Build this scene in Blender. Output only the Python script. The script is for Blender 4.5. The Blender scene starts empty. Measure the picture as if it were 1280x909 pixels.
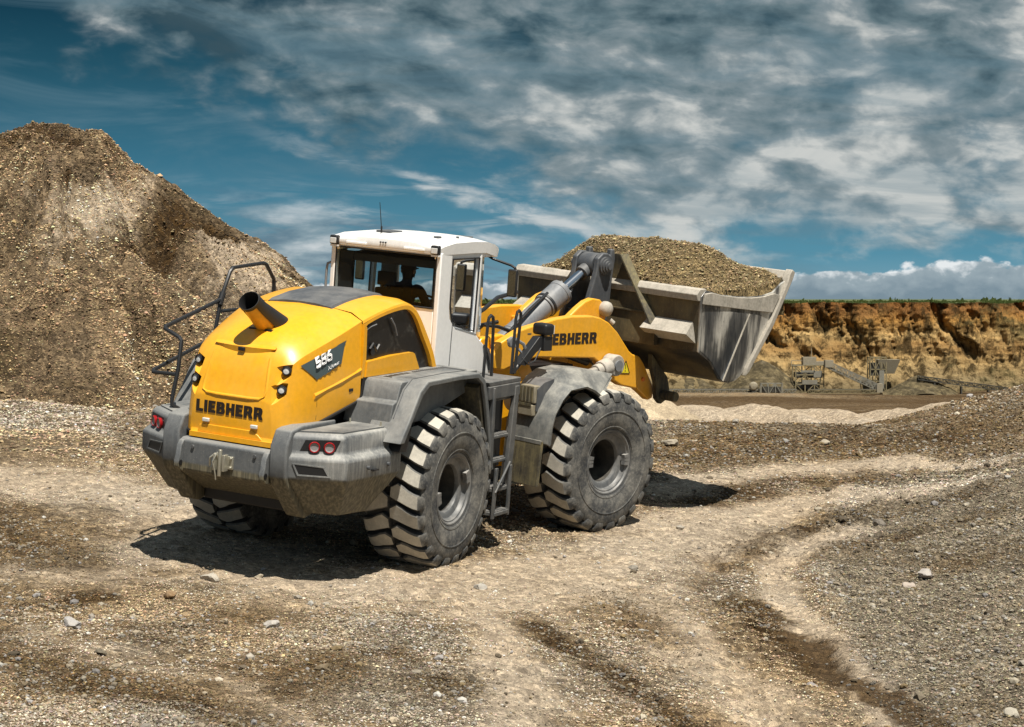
import bpy, bmesh, math, random
import numpy as np
from mathutils import Matrix, Vector
random.seed(3)
sc = bpy.context.scene
COL = sc.collection
R_ = math.radians

# ================================================================ helpers
def tag(o, label=None, cat=None, group=None, kind=None):
    if label: o['label'] = label
    if cat: o['category'] = cat
    if group: o['group'] = group
    if kind: o['kind'] = kind
    return o
def empty(name, mat=None):
    o = bpy.data.objects.new(name, None); COL.objects.link(o)
    if mat is not None: o.matrix_world = mat
    return o

ART = R_(16.586)
def front_xf(v):        # the front frame is articulated to the right about the joint at x = 1.95
    x, y, z = v[0] - 1.95, v[1], v[2]
    c, s = math.cos(-ART), math.sin(-ART)
    return (c * x - s * y + 1.95, s * x + c * y, z)

class MB:
    def __init__(s): s.v = []; s.f = []; s.m = []; s.cm = 0
    def add(s, vs, fs):
        k = len(s.v); s.v += [tuple(map(float, p)) for p in vs]
        for f in fs: s.f.append([i + k for i in f]); s.m.append(s.cm)
        return s
    def box(s, x0, x1, y0, y1, z0, z1):
        return s.add([(x, y, z) for x in (x0, x1) for y in (y0, y1) for z in (z0, z1)],
                     [(0, 1, 3, 2), (4, 6, 7, 5), (0, 4, 5, 1), (2, 3, 7, 6), (0, 2, 6, 4), (1, 5, 7, 3)])
    def prism(s, poly, axis, a0, a1):      # polygon in the two other axes, extruded along axis
        n = len(poly)
        def P(p, a): return {'x': (a, p[0], p[1]), 'y': (p[0], a, p[1]), 'z': (p[0], p[1], a)}[axis]
        vs = [P(p, a0) for p in poly] + [P(p, a1) for p in poly]
        return s.add(vs, [tuple(range(n)), tuple(range(2 * n - 1, n - 1, -1))] + [(i, (i + 1) % n, n + (i + 1) % n, n + i) for i in range(n)])
    def loft(s, rings, cap=True, closed=True):
        n = len(rings[0]); vs = [p for r in rings for p in r]; fs = []
        for k in range(len(rings) - 1):
            for i in range(n if closed else n - 1):
                j = (i + 1) % n
                fs.append((k * n + i, k * n + j, (k + 1) * n + j, (k + 1) * n + i))
        if cap:
            fs.append(tuple(range(n))); fs.append(tuple(range(len(vs) - 1, len(vs) - n - 1, -1)))
        return s.add(vs, fs)
    def tube(s, pts, r, n=8, cap=True):
        pts = [Vector(p) for p in pts]; rings = []
        t0 = (pts[1] - pts[0]).normalized()
        u = t0.orthogonal().normalized()
        for i, p in enumerate(pts):
            if i == 0: t = t0
            elif i == len(pts) - 1: t = (pts[i] - pts[i - 1]).normalized()
            else: t = ((pts[i] - pts[i - 1]).normalized() + (pts[i + 1] - pts[i]).normalized()).normalized()
            u = (u - t * u.dot(t)).normalized(); w = t.cross(u)
            rr = r[i] if isinstance(r, (list, tuple)) else r
            rings.append([tuple(p + (u * math.cos(a) + w * math.sin(a)) * rr) for a in [2 * math.pi * k / n for k in range(n)]])
        return s.loft(rings, cap)
    def cyl(s, p0, p1, r0, r1=None, n=20):
        r1 = r0 if r1 is None else r1
        return s.tube([p0, p1], [r0, r1], n)
    def lathe(s, prof, n=48, c=(0, 0, 0)):     # profile of (radius, y), about the y axis
        rings = [[(c[0] + r * math.cos(2 * math.pi * k / n), c[1] + y, c[2] + r * math.sin(2 * math.pi * k / n)) for k in range(n)] for r, y in prof]
        return s.loft(rings, False)
    def mirror(s):          # adds the copy mirrored over y = 0
        n = len(s.v); m = list(s.f); mm = list(s.m)
        s.v += [(x, -y, z) for x, y, z in s.v]
        s.f += [[i + n for i in reversed(f)] for f in m]; s.m += mm
        return s
    def flipped(s):
        o = MB(); o.v = [(x, -y, z) for x, y, z in s.v]; o.f = [list(reversed(f)) for f in s.f]; o.m = list(s.m); return o
    def build(s, name, mat, parent=None, front=False, bevel=0, seg=2, ang=35, smooth=True, mats=None):
        me = bpy.data.meshes.new(name)
        me.from_pydata([front_xf(p) for p in s.v] if front else s.v, [], s.f)
        bm = bmesh.new(); bm.from_mesh(me); bmesh.ops.recalc_face_normals(bm, faces=bm.faces); bm.to_mesh(me); bm.free()
        for m in (mats or [mat]): me.materials.append(m)
        if mats: me.polygons.foreach_set('material_index', s.m)
        if smooth:
            me.polygons.foreach_set('use_smooth', [True] * len(me.polygons))
            me.set_sharp_from_angle(angle=R_(ang))
        o = bpy.data.objects.new(name, me); COL.objects.link(o)
        if parent is not None: o.parent = parent
        if bevel:
            b = o.modifiers.new('bevel', 'BEVEL'); b.width = bevel; b.segments = seg; b.limit_method = 'ANGLE'; b.angle_limit = R_(30)
        return o

# ================================================================ materials
def new_mat(name):
    m = bpy.data.materials.new(name); m.use_nodes = True
    nt = m.node_tree; b = nt.nodes['Principled BSDF']
    return m, nt, b
def N(nt, typ, **kw):
    n = nt.nodes.new(typ)
    for k, v in kw.items():
        if k.startswith('i_'):
            key = k[2:]; key = int(key) if key.isdigit() else key
            n.inputs[key].default_value = v
        else: setattr(n, k, v)
    return n
def lk(nt, a, b): nt.links.new(a, b)
def math_(nt, op, a, b=None, clamp=False):
    n = nt.nodes.new('ShaderNodeMath'); n.operation = op; n.use_clamp = clamp
    for i, v in enumerate((a, b)):
        if v is None: continue
        if hasattr(v, 'links'): nt.links.new(v, n.inputs[i])
        else: n.inputs[i].default_value = v
    return n.outputs[0]
def mixc(nt, fac, a, b, blend='MIX'):
    n = nt.nodes.new('ShaderNodeMix'); n.data_type = 'RGBA'; n.blend_type = blend
    for sk, v in ((n.inputs[0], fac), (n.inputs[6], a), (n.inputs[7], b)):
        if hasattr(v, 'links'): nt.links.new(v, sk)
        elif isinstance(v, (tuple, list)): sk.default_value = (*v[:3], 1)
        else: sk.default_value = v
    return n.outputs[2]
def ramp(nt, fac, stops, interp='LINEAR'):
    n = nt.nodes.new('ShaderNodeValToRGB'); cr = n.color_ramp; cr.interpolation = interp
    while len(cr.elements) < len(stops): cr.elements.new(.5)
    for e, (p, c) in zip(cr.elements, stops):
        e.position = p; e.color = (*c, 1) if isinstance(c, (tuple, list)) else (c, c, c, 1)
    nt.links.new(fac, n.inputs[0])
    return n.outputs[0]
def noise(nt, vec, scale, detail=4, rough=.55, dist=0, dim='3D'):
    n = N(nt, 'ShaderNodeTexNoise', noise_dimensions=dim); n.inputs['Scale'].default_value = scale
    n.inputs['Detail'].default_value = detail; n.inputs['Roughness'].default_value = rough; n.inputs['Distortion'].default_value = dist
    if vec is not None: nt.links.new(vec, n.inputs['Vector'])
    return n.outputs[0]
def mrange(nt, v, a, b, c=0., d=1., smooth=True):
    n = nt.nodes.new('ShaderNodeMapRange'); n.interpolation_type = 'SMOOTHSTEP' if smooth else 'LINEAR'
    nt.links.new(v, n.inputs[0])
    for i, q in enumerate((a, b, c, d)): n.inputs[i + 1].default_value = q
    return n.outputs[0]
def mapping(nt, vec, scale=(1, 1, 1), rot=(0, 0, 0), loc=(0, 0, 0)):
    n = nt.nodes.new('ShaderNodeMapping'); nt.links.new(vec, n.inputs[0])
    n.inputs['Scale'].default_value = scale; n.inputs['Rotation'].default_value = rot; n.inputs['Location'].default_value = loc
    return n.outputs[0]
def objc(nt): return nt.nodes.new('ShaderNodeTexCoord').outputs['Object']
def bump(nt, b, h, strength=.3, dist=.01):
    n = nt.nodes.new('ShaderNodeBump'); n.inputs['Strength'].default_value = strength; n.inputs['Distance'].default_value = dist
    nt.links.new(h, n.inputs['Height']); nt.links.new(n.outputs[0], b.inputs['Normal'])

DUST = (.36, .32, .25)
def surf(name, col, rough=.5, metal=0., dust=.25, dscale=2.2, streak=0., var=.12, coat=0., up=.35, dcol=DUST, bmp=.0, bscale=60):
    """painted metal, plastic or rubber with dust of uneven density, more of it on faces that look up"""
    m, nt, b = new_mat(name); oc = objc(nt)
    n1 = noise(nt, oc, dscale, 6, .62); n2 = noise(nt, oc, dscale * 9, 4, .6)
    c = mixc(nt, mrange(nt, n2, .3, .7), tuple(x * (1 - var) for x in col), tuple(min(1, x * (1 + var)) for x in col))
    g = nt.nodes.new('ShaderNodeNewGeometry'); sp = nt.nodes.new('ShaderNodeSeparateXYZ'); lk(nt, g.outputs['Normal'], sp.inputs[0])
    upf = mrange(nt, sp.outputs[2], .1, .95, 0, up)
    f = math_(nt, 'MULTIPLY', mrange(nt, n1, .34, .72), dust)
    f = math_(nt, 'ADD', f, math_(nt, 'MULTIPLY', upf, mrange(nt, n1, .25, .65)))
    if streak:
        st = noise(nt, mapping(nt, oc, (14, 14, .9)), 1.6, 5, .7)
        f = math_(nt, 'ADD', f, math_(nt, 'MULTIPLY', mrange(nt, st, .46, .66), streak))
    sc2 = mrange(nt, noise(nt, oc, dscale * 22, 3, .7), .60, .70, 0, .5 * (dust + streak))
    f = math_(nt, 'ADD', f, sc2, clamp=True)
    c = mixc(nt, f, c, dcol)
    lk(nt, c, b.inputs['Base Color'])
    b.inputs['Metallic'].default_value = metal
    lk(nt, math_(nt, 'ADD', math_(nt, 'MULTIPLY', f, .85 - rough if rough < .85 else 0), rough), b.inputs['Roughness'])
    if coat: b.inputs['Coat Weight'].default_value = coat; b.inputs['Coat Roughness'].default_value = .12
    if bmp: bump(nt, b, noise(nt, oc, bscale, 5, .7), bmp, .01)
    return m
def flat(name, col, rough=.5, metal=0., spec=.5):
    m, nt, b = new_mat(name)
    b.inputs['Base Color'].default_value = (*col, 1); b.inputs['Roughness'].default_value = rough; b.inputs['Metallic'].default_value = metal
    b.inputs['Specular IOR Level'].default_value = spec
    return m
def tinted_glass(name, tint, gloss=.06):
    m = bpy.data.materials.new(name); m.use_nodes = True; nt = m.node_tree; nt.nodes.clear()
    out = nt.nodes.new('ShaderNodeOutputMaterial'); tr = nt.nodes.new('ShaderNodeBsdfTransparent'); gl = nt.nodes.new('ShaderNodeBsdfGlossy')
    tr.inputs[0].default_value = (*tint, 1); gl.inputs[0].default_value = (.9, .95, 1, 1); gl.inputs['Roughness'].default_value = .02
    fr = nt.nodes.new('ShaderNodeFresnel'); fr.inputs[0].default_value = 1.22
    mx = nt.nodes.new('ShaderNodeMixShader'); lk(nt, fr.outputs[0], mx.inputs[0]); lk(nt, tr.outputs[0], mx.inputs[1]); lk(nt, gl.outputs[0], mx.inputs[2])
    lk(nt, mx.outputs[0], out.inputs[0])
    return m

M = {}
M['yellow'] = surf('yellow_paint', (.82, .385, .007), .33, 0, .11, 1.9, .04, .05, .3, .06, (.55, .40, .18))
M['orange'] = surf('yellow_paint_worn', (.76, .36, .012), .42, 0, .12, 2.4, .05, .06, .1, .12, (.5, .36, .17))
M['white'] = surf('white_paint', (.86, .855, .84), .35, 0, .08, 1.6, .05, .03, .2, .05, (.5, .46, .4))
M['grey'] = surf('grey_plastic', (.085, .092, .097), .55, 0, .22, 2.2, .10, .14, 0, .40, (.36, .35, .32))
M['greyf'] = surf('dusty_grey_plastic', (.085, .09, .09), .6, 0, .38, 3.6, .16, .18, 0, .30, (.38, .365, .32))
M['greydk'] = surf('dark_grey_plastic', (.058, .064, .073), .5, 0, .14, 2.6, .05, .1, 0, .18, (.33, .31, .28))
def cw_mat():
    m, nt, b = new_mat('counterweight_grey'); oc = objc(nt)
    sp = nt.nodes.new('ShaderNodeSeparateXYZ'); lk(nt, oc, sp.inputs[0])
    n1 = noise(nt, oc, 1.8, 6, .62)
    c = mixc(nt, mrange(nt, noise(nt, oc, 20, 4, .6), .3, .7), (.078, .085, .092), (.105, .113, .12))
    st = noise(nt, mapping(nt, oc, (16, 16, .7)), 2.2, 5, .62)
    side = mrange(nt, sp.outputs[1], -.75, -1.35)                       # the corner by the wheel takes most of the spray
    f = math_(nt, 'MULTIPLY', mrange(nt, st, .42, .64), math_(nt, 'ADD', math_(nt, 'MULTIPLY', side, .20), .05))
    f = math_(nt, 'ADD', f, math_(nt, 'MULTIPLY', mrange(nt, n1, .36, .70), math_(nt, 'ADD', math_(nt, 'MULTIPLY', side, .42), .10)))
    g = nt.nodes.new('ShaderNodeNewGeometry'); s2 = nt.nodes.new('ShaderNodeSeparateXYZ'); lk(nt, g.outputs['Normal'], s2.inputs[0])
    f = math_(nt, 'ADD', f, mrange(nt, s2.outputs[2], .2, .95, 0, .25))
    f = math_(nt, 'ADD', f, mrange(nt, noise(nt, oc, 60, 3, .7), .60, .70, 0, .3), clamp=True)
    c = mixc(nt, f, c, (.44, .43, .395))
    mud = math_(nt, 'MULTIPLY', mrange(nt, math_(nt, 'ADD', sp.outputs[2], math_(nt, 'MULTIPLY', math_(nt, 'SUBTRACT', st, .5), .02)), 1.235, 1.195), .85)
    mc = mixc(nt, mrange(nt, noise(nt, mapping(nt, oc, (12, 12, .8)), 2.6, 5, .58), .38, .74), (.07, .061, .036), (.23, .197, .118))
    c = mixc(nt, mud, c, mc)
    lk(nt, c, b.inputs['Base Color']); b.inputs['Roughness'].default_value = .62
    bump(nt, b, noise(nt, oc, 90, 4, .7), .05, .006)
    return m
M['mudmetal'] = surf('muddy_steel', (.035, .032, .027), .7, 0, .7, 2.4, .35, .25, 0, .2, (.21, .175, .085), .15)
M['black'] = flat('black_steel', (.018, .019, .021), .42)
M['blackp'] = flat('black_plastic', (.012, .012, .013), .5)
M['decal'] = flat('black_decal', (.02, .013, .01), .5)
M['decalgrey'] = flat('grey_decal', (.06, .085, .09), .45)
M['decalwhite'] = flat('white_decal', (.8, .8, .8), .5)
M['wyellow'] = flat('warning_yellow', (.75, .62, .02), .5)
M['cylgrey'] = surf('grey_cylinder_paint', (.15, .16, .175), .4, 0, .15, 3, .1, .1, .1, .2, (.4, .38, .35))
M['chrome'] = flat('chrome_rod', (.62, .64, .68), .16, 1.)
M['rod'] = surf('dusty_rod', (.45, .43, .40), .35, .6, .5, 4, 0, .1, 0, .3)
M['dustmetal'] = surf('dust_caked_steel', (.30, .28, .25), .8, 0, .7, 5, .2, .2, 0, .4, (.47, .43, .37), .3)
M['cw'] = cw_mat()
M['bucket'] = surf('worn_bucket_steel', (.016, .015, .014), .5, 0, .55, 1.3, .08, .3, 0, .3, (.25, .19, .085), .12)
def steel_mat():
    m, nt, b = new_mat('scraped_bucket_steel'); oc = objc(nt)
    v = mapping(nt, oc, (1.6, 1.6, .55), (0, R_(28), 0))
    n1 = noise(nt, v, 1.5, 4, .5, .3); n2 = noise(nt, mapping(nt, oc, (30, 30, 2.2), (0, R_(28), 0)), 1.2, 4, .6); n3 = noise(nt, oc, 26, 4, .7)
    f = math_(nt, 'ADD', math_(nt, 'MULTIPLY', n1, .9), math_(nt, 'MULTIPLY', n2, .22))
    c = ramp(nt, f, [(.43, (.04, .045, .052)), (.51, (.13, .13, .128)), (.57, (.42, .41, .38)), (.68, (.72, .70, .64))])
    c = mixc(nt, mrange(nt, n3, .58, .72, 0, .5), c, (.10, .09, .075))
    lk(nt, c, b.inputs['Base Color']); b.inputs['Metallic'].default_value = .5; b.inputs['Roughness'].default_value = .30
    bump(nt, b, noise(nt, oc, 7, 4, .6), .15, .02)
    return m
M['bucketside'] = steel_mat()
M['bucketedge'] = surf('pale_dusty_steel', (.30, .275, .23), .7, 0, .4, 3, .25, .2, 0, .3, (.52, .47, .40), .15)
M['lens'] = flat('lamp_lens', (.62, .62, .60), .12, 0, .8)
M['dimlens'] = flat('tail_lamp_lens', (.26, .24, .24), .15)
M['stepgrey'] = surf('step_steel', (.045, .05, .055), .55, 0, .25, 3, .1, .1, 0, .3, (.30, .28, .25))
M['redlens'] = flat('red_lamp_lens', (.30, .010, .012), .2)
M['rim'] = surf('rim_grey', (.085, .09, .095), .42, .1, .34, 3, .1, .12, 0, .35, (.42, .40, .37))
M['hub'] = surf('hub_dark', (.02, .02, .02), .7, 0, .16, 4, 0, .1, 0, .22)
M['seat'] = flat('seat_fabric', (.012, .012, .014), .9)
M['cabin'] = flat('cabin_lining', (.03, .03, .032), .8)
M['glass'] = tinted_glass('tinted_glass', (.74, .82, .82))
M['glassdk'] = tinted_glass('dark_tinted_glass', (.56, .62, .63))
M['galv'] = flat('galvanised_fittings', (.5, .48, .4), .4, .7)
M['red'] = flat('dark_red_paint', (.22, .02, .012), .6)

def tyre_mat():
    m, nt, b = new_mat('dusty_rubber'); oc = objc(nt)
    sp = nt.nodes.new('ShaderNodeSeparateXYZ'); lk(nt, oc, sp.inputs[0])
    rr = math_(nt, 'SQRT', math_(nt, 'ADD', math_(nt, 'MULTIPLY', sp.outputs[0], sp.outputs[0]), math_(nt, 'MULTIPLY', sp.outputs[2], sp.outputs[2])))
    n1 = noise(nt, oc, 3.5, 6, .7); n2 = noise(nt, oc, 26, 4, .7)
    no = nt.nodes.new('ShaderNodeTexCoord').outputs['Normal']; cr = nt.nodes.new('ShaderNodeCombineXYZ'); lk(nt, sp.outputs[0], cr.inputs[0]); lk(nt, sp.outputs[2], cr.inputs[2])
    nm = nt.nodes.new('ShaderNodeVectorMath'); nm.operation = 'NORMALIZE'; lk(nt, cr.outputs[0], nm.inputs[0])
    dt = nt.nodes.new('ShaderNodeVectorMath'); dt.operation = 'DOT_PRODUCT'; lk(nt, nm.outputs[0], dt.inputs[0]); lk(nt, no, dt.inputs[1])
    outw = mrange(nt, dt.outputs['Value'], .45, .85)
    tread = math_(nt, 'MULTIPLY', mrange(nt, rr, .80, .915), outw)      # worn, dust-caked running surface
    d = math_(nt, 'ADD', math_(nt, 'MULTIPLY', tread, .72), mrange(nt, n1, .35, .70, .05, .34))
    d = math_(nt, 'ADD', d, mrange(nt, n2, .45, .68, -.05, .10), clamp=True)
    deep = mrange(nt, rr, .845, .885, .0, 1.)              # groove shade painted in: the grooves stay black
    ylim = mrange(nt, math_(nt, 'ABSOLUTE', sp.outputs[1]), .335, .365, 1., 0.)
    dark = math_(nt, 'MULTIPLY', ylim, math_(nt, 'SUBTRACT', 1., deep))
    sdw = nt.nodes.new('ShaderNodeSeparateXYZ'); lk(nt, no, sdw.inputs[0])
    flank = math_(nt, 'MULTIPLY', math_(nt, 'MULTIPLY', mrange(nt, rr, .78, .84), math_(nt, 'SUBTRACT', 1., outw)), mrange(nt, math_(nt, 'ABSOLUTE', sdw.outputs[1]), .75, .45))  # lug sides blackened too: their shadow is put into the colour
    dark = math_(nt, 'MAXIMUM', dark, flank)
    d = math_(nt, 'MULTIPLY', d, math_(nt, 'SUBTRACT', 1., math_(nt, 'MULTIPLY', dark, .93)))
    c = mixc(nt, d, (.030, .033, .037), (.50, .47, .405))
    c = mixc(nt, mrange(nt, noise(nt, oc, 45, 3, .6), .64, .72, 0, .35), c, (.10, .09, .07))
    lk(nt, c, b.inputs['Base Color']); b.inputs['Roughness'].default_value = .85
    bump(nt, b, n2, .12, .01)
    return m
M['tyre'] = tyre_mat()

def letter_mesh(text, depth=.0015):
    """block lettering drawn as outlines, one unit high; returns vertices (x, y, z) and faces"""
    G = dict(
        L=([[(0, 0), (.70, 0), (.70, .24), (.31, .24), (.31, 1), (0, 1)]], .70),
        I=([[(0, 0), (.31, 0), (.31, 1), (0, 1)]], .31),
        E=([[(0, 0), (.72, 0), (.72, .22), (.31, .22), (.31, .40), (.64, .40), (.64, .61), (.31, .61), (.31, .78), (.70, .78), (.70, 1), (0, 1)]], .72),
        B=([[(0, 0), (.60, 0), (.80, .1), (.85, .28), (.80, .44), (.70, .52), (.78, .6), (.80, .75), (.75, .9), (.58, 1), (0, 1)],
            [(.31, .19), (.31, .42), (.47, .42), (.52, .31), (.47, .19)], [(.31, .61), (.31, .81), (.45, .81), (.49, .71), (.45, .61)]], .85),
        H=([[(0, 0), (.31, 0), (.31, .39), (.53, .39), (.53, 0), (.84, 0), (.84, 1), (.53, 1), (.53, .62), (.31, .62), (.31, 1), (0, 1)]], .84),
        R=([[(0, 0), (.31, 0), (.31, .37), (.41, .37), (.56, 0), (.89, 0), (.73, .41), (.80, .52), (.84, .7), (.79, .9), (.62, 1), (0, 1)],
            [(.31, .58), (.31, .80), (.46, .80), (.51, .69), (.46, .58)]], .89))
    G['5'] = ([[(0, .12), (.12, 0), (.58, 0), (.70, .12), (.70, .52), (.58, .64), (.27, .64), (.28, .80), (.65, .80), (.65, 1), (.07, 1), (.03, .44), (.42, .44), (.47, .39), (.47, .25), (.42, .20), (.27, .20), (.22, .27), (0, .27)]], .70)
    G['8'] = ([[(.12, 0), (.60, 0), (.72, .12), (.72, .42), (.64, .51), (.70, .60), (.70, .88), (.58, 1), (.14, 1), (.02, .88), (.02, .60), (.08, .51), (0, .42), (0, .12)], [(.20, .17), (.20, .42), (.52, .42), (.52, .17)], [(.22, .60), (.22, .83), (.50, .83), (.50, .60)]], .72)
    G['6'] = ([[(.12, 0), (.60, 0), (.72, .12), (.72, .50), (.60, .63), (.36, .63), (.60, 1), (.31, 1), (.0, .52), (0, .12)], [(.20, .17), (.20, .45), (.52, .45), (.52, .17)]], .72)
    cu = bpy.data.curves.new('lettering', 'CURVE'); cu.dimensions = '2D'; cu.fill_mode = 'BOTH'; cu.extrude = depth; cu.offset = .006
    x = 0
    for ch in text:
        loops, w = G[ch]
        for lp in loops:
            sp = cu.splines.new('POLY'); sp.points.add(len(lp) - 1); sp.use_cyclic_u = True
            for p, (a, b) in zip(sp.points, lp): p.co = (a + x, b, 0, 1)
        x += w + .10
    o = bpy.data.objects.new('lettering', cu); me = bpy.data.meshes.new_from_object(o)
    vs = [tuple(v.co) for v in me.vertices]; fs = [tuple(p.vertices) for p in me.polygons]
    bpy.data.objects.remove(o); bpy.data.curves.remove(cu); bpy.data.meshes.remove(me)
    return vs, fs, x - .10
def font_mesh(text, bold=.02, depth=.004):
    cu = bpy.data.curves.new('lettering', 'FONT'); cu.body = text; cu.size = 1; cu.offset = bold; cu.extrude = depth
    o = bpy.data.objects.new('lettering', cu); me = bpy.data.meshes.new_from_object(o)
    vs = [tuple(v.co) for v in me.vertices]; fs = [tuple(p.vertices) for p in me.polygons]
    bpy.data.objects.remove(o); bpy.data.curves.remove(cu); bpy.data.meshes.remove(me)
    return vs, fs
def put_text(vs, fs, origin, right, up, scale, name, mat, parent, front=False):
    O = Vector(origin); r = Vector(right); u = Vector(up); n = r.normalized().cross(u.normalized())
    mb = MB(); mb.add([tuple(O + r * (v[0] * scale) + u * (v[1] * scale) + n * v[2]) for v in vs], fs)
    return mb.build(name, mat, parent, front, smooth=False)
# ---------------------------------------------------------------- terrain
_rng = np.random.RandomState(7)
_TAB = _rng.rand(256, 256)
def vnoise(x, y, s=0):
    x = np.asarray(x, float) + s * 17.31; y = np.asarray(y, float) + s * 9.77
    xi = np.floor(x).astype(int); yi = np.floor(y).astype(int)
    fx = x - xi; fy = y - yi
    fx = fx * fx * fx * (fx * (fx * 6 - 15) + 10); fy = fy * fy * fy * (fy * (fy * 6 - 15) + 10)
    a = _TAB[xi % 256, yi % 256]; b = _TAB[(xi + 1) % 256, yi % 256]
    c = _TAB[xi % 256, (yi + 1) % 256]; d = _TAB[(xi + 1) % 256, (yi + 1) % 256]
    return (a * (1 - fx) + b * fx) * (1 - fy) + (c * (1 - fx) + d * fx) * fy - .5
def fbm(x, y, octv=4, s=0, gain=.5):
    r = 0; a = 1.; 
    for k in range(octv):
        r = r + a * vnoise(x * 2 ** k + 3.1 * k, y * 2 ** k - 5.7 * k, s + k); a *= gain
    return r
def sstep(x, a, b):
    t = np.clip((np.asarray(x, float) - a) / (b - a), 0, 1); return t * t * (3 - 2 * t)
def softpos(d, lim, w):      # linear up to lim, then saturating over w
    return np.where(d > lim, lim + w * np.tanh((d - lim) / w), d)
GX, GY, GZ = -2.131, 25.284, 0.122     # the ground under the middle of the rear axle
BANK_Y = [8, 12, 15, 20, 26, 30, 34, 38, 44]
BANK_X = [2.4, 2.9, 3.15, 3.2, 3.55, 4.3, 5.6, 7.8, 11.5]
def hterr(x, y, fine=True):
    x = np.asarray(x, float); y = np.asarray(y, float)
    dx = x - GX; dy = y - GY
    dxc = np.where(dx > 0, softpos(dx, 5.5, 3.), -softpos(-dx, 3.5, 4.))
    dyc = np.where(dy > 0, softpos(dy, 6., 3.5), -softpos(-dy, 4., 5.))
    z = GZ - .0745 * dxc + .0865 * dyc
    # gravel bank on the right
    bx = np.interp(y, BANK_Y, BANK_X)
    d = x - bx
    bank = .075 * sstep(d + .10 * vnoise(x * 2, y * 2, 12), -.10, .16) + .75 * sstep(d, .1, 4.5) + .5 * sstep(d, 3, 9)
    z = z + bank * sstep(y, 4, 10) * (1 - .5 * sstep(y, 30, 42))
    # far right rise
    # low ridges in front of the crest
    z = z + .18 * np.exp(-((y - 34.2 - .25 * (x - 4)) / .9) ** 2) * sstep(x, 2.2, 5) + .25 * np.exp(-((y - 39.5 - .2 * (x - 4)) / 1.6) ** 2) * sstep(x, 1, 4)
    # crest and the pit beyond it
    yc = 43 + .35 * np.clip(x - 4, -8, 12) + .8 * vnoise(x * .3, y * 0 + 3, 2)
    e = y - yc
    z = z + 1.0 * sstep(x, 6.5, 12.5) * sstep(y, 31, 44) * (1 - sstep(e, 1, 9))
    z = z - 2.5 * sstep(e, 0, 11)
    rid = np.exp(-((y - 70 - 1.2 * np.sin(x * .35)) / 7.) ** 2)
    t = (x * .85 + (y - 70) * .30)
    z = z + rid * (1.12 + .42 * np.abs(np.sin(t * 1.9 + .8 * vnoise(x * .3, y * .3, 5))) * sstep(y, 52, 60) + .5 * vnoise(x * .25, y * .1, 6)) * sstep(x, -8, 4)
    pit = -14.4 + .0 * x
    k = sstep(y, 78, 135)
    z = z * (1 - k) + pit * k
    if fine:
        near = 1 - sstep(y, 60, 140)
        # keep the ground calm right under the wheels
        z = z + near * (.16 * fbm(x * .35, y * .35, 3, 1) * sstep(np.hypot((dx - 2) / 1.2, dy - 2), 3.5, 7) + .055 * fbm(x * 1.3, y * 1.3, 4, 4)
                        + .03 * fbm(x * 6, y * 6, 3, 9) * (1 + 1.3 * sstep(d, 0, 1)))
        z = z + (1 - near) * 1.2 * fbm(x * .03, y * .03, 4, 3)
    return z
# ================================================================ camera, light, sky
CAMZ = 3.05
cam_d = bpy.data.cameras.new('camera'); cam = bpy.data.objects.new('camera', cam_d); COL.objects.link(cam)
cam.location = (0, 0, CAMZ); cam.rotation_euler = (R_(90 - 1.73775), 0, 0)
cam_d.sensor_width = 36; cam_d.lens = 2653.37 / 1280 * 36; cam_d.clip_start = .5; cam_d.clip_end = 9000
sc.camera = cam
LIGHT = Vector((-.175, .415, -.893)).normalized()
sun_d = bpy.data.lights.new('sun', 'SUN'); sun_d.energy = 5.0; sun_d.angle = R_(.5); sun_d.color = (1, .94, .835)
sun = bpy.data.objects.new('sun', sun_d); COL.objects.link(sun)
sun.rotation_euler = LIGHT.to_track_quat('-Z', 'Y').to_euler()
S = -LIGHT
sun_el = math.asin(S.z); sun_az = math.atan2(S.x, S.y)

w = bpy.data.worlds.new('World'); sc.world = w; w.use_nodes = True
nt = w.node_tree; nt.nodes.clear()
out = nt.nodes.new('ShaderNodeOutputWorld'); bg = nt.nodes.new('ShaderNodeBackground'); lk(nt, bg.outputs[0], out.inputs[0])
sky = nt.nodes.new('ShaderNodeTexSky'); sky.sky_type = 'NISHITA'; sky.sun_disc = False
sky.sun_elevation = sun_el; sky.sun_rotation = sun_az; sky.altitude = 300; sky.air_density = 1.2; sky.dust_density = .6
bg.inputs[1].default_value = .10
tc = nt.nodes.new('ShaderNodeTexCoord'); sp = nt.nodes.new('ShaderNodeSeparateXYZ'); lk(nt, tc.outputs['Generated'], sp.inputs[0])
az = math_(nt, 'ARCTAN2', sp.outputs[0], sp.outputs[1]); el = math_(nt, 'ARCSINE', sp.outputs[2])
def azel(sa, se, oa=0., oe=0., shear=0.):
    c = nt.nodes.new('ShaderNodeCombineXYZ')
    a = math_(nt, 'ADD', math_(nt, 'MULTIPLY', az, sa), oa)
    if shear: a = math_(nt, 'ADD', a, math_(nt, 'MULTIPLY', el, shear))
    lk(nt, a, c.inputs[0]); lk(nt, math_(nt, 'ADD', math_(nt, 'MULTIPLY', el, se), oe), c.inputs[1])
    return c.outputs[0]
K = 7.4    # the colours below are final radiances; the background strength of 0.1 is taken out again
def kc(*c): return tuple(x * K for x in c)
clear = ramp(nt, mrange(nt, el, 0, .30, 0, 1, False), [(0, kc(.20, .36, .44)), (.07, kc(.090, .265, .365)), (.22, kc(.040, .155, .232)), (.36, kc(.016, .080, .125)), (.47, kc(.005, .036, .064)), (1, kc(.010, .05, .12))])
high = mixc(nt, 1., sky.outputs[0], (.82, .71, .56), 'MULTIPLY')
# bare sky low down darkens upward as through a polariser; the unseen dome above is tinted warm and dimmed to brown the shadows
base = mixc(nt, mrange(nt, el, .20, .55), clear, high)
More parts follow.
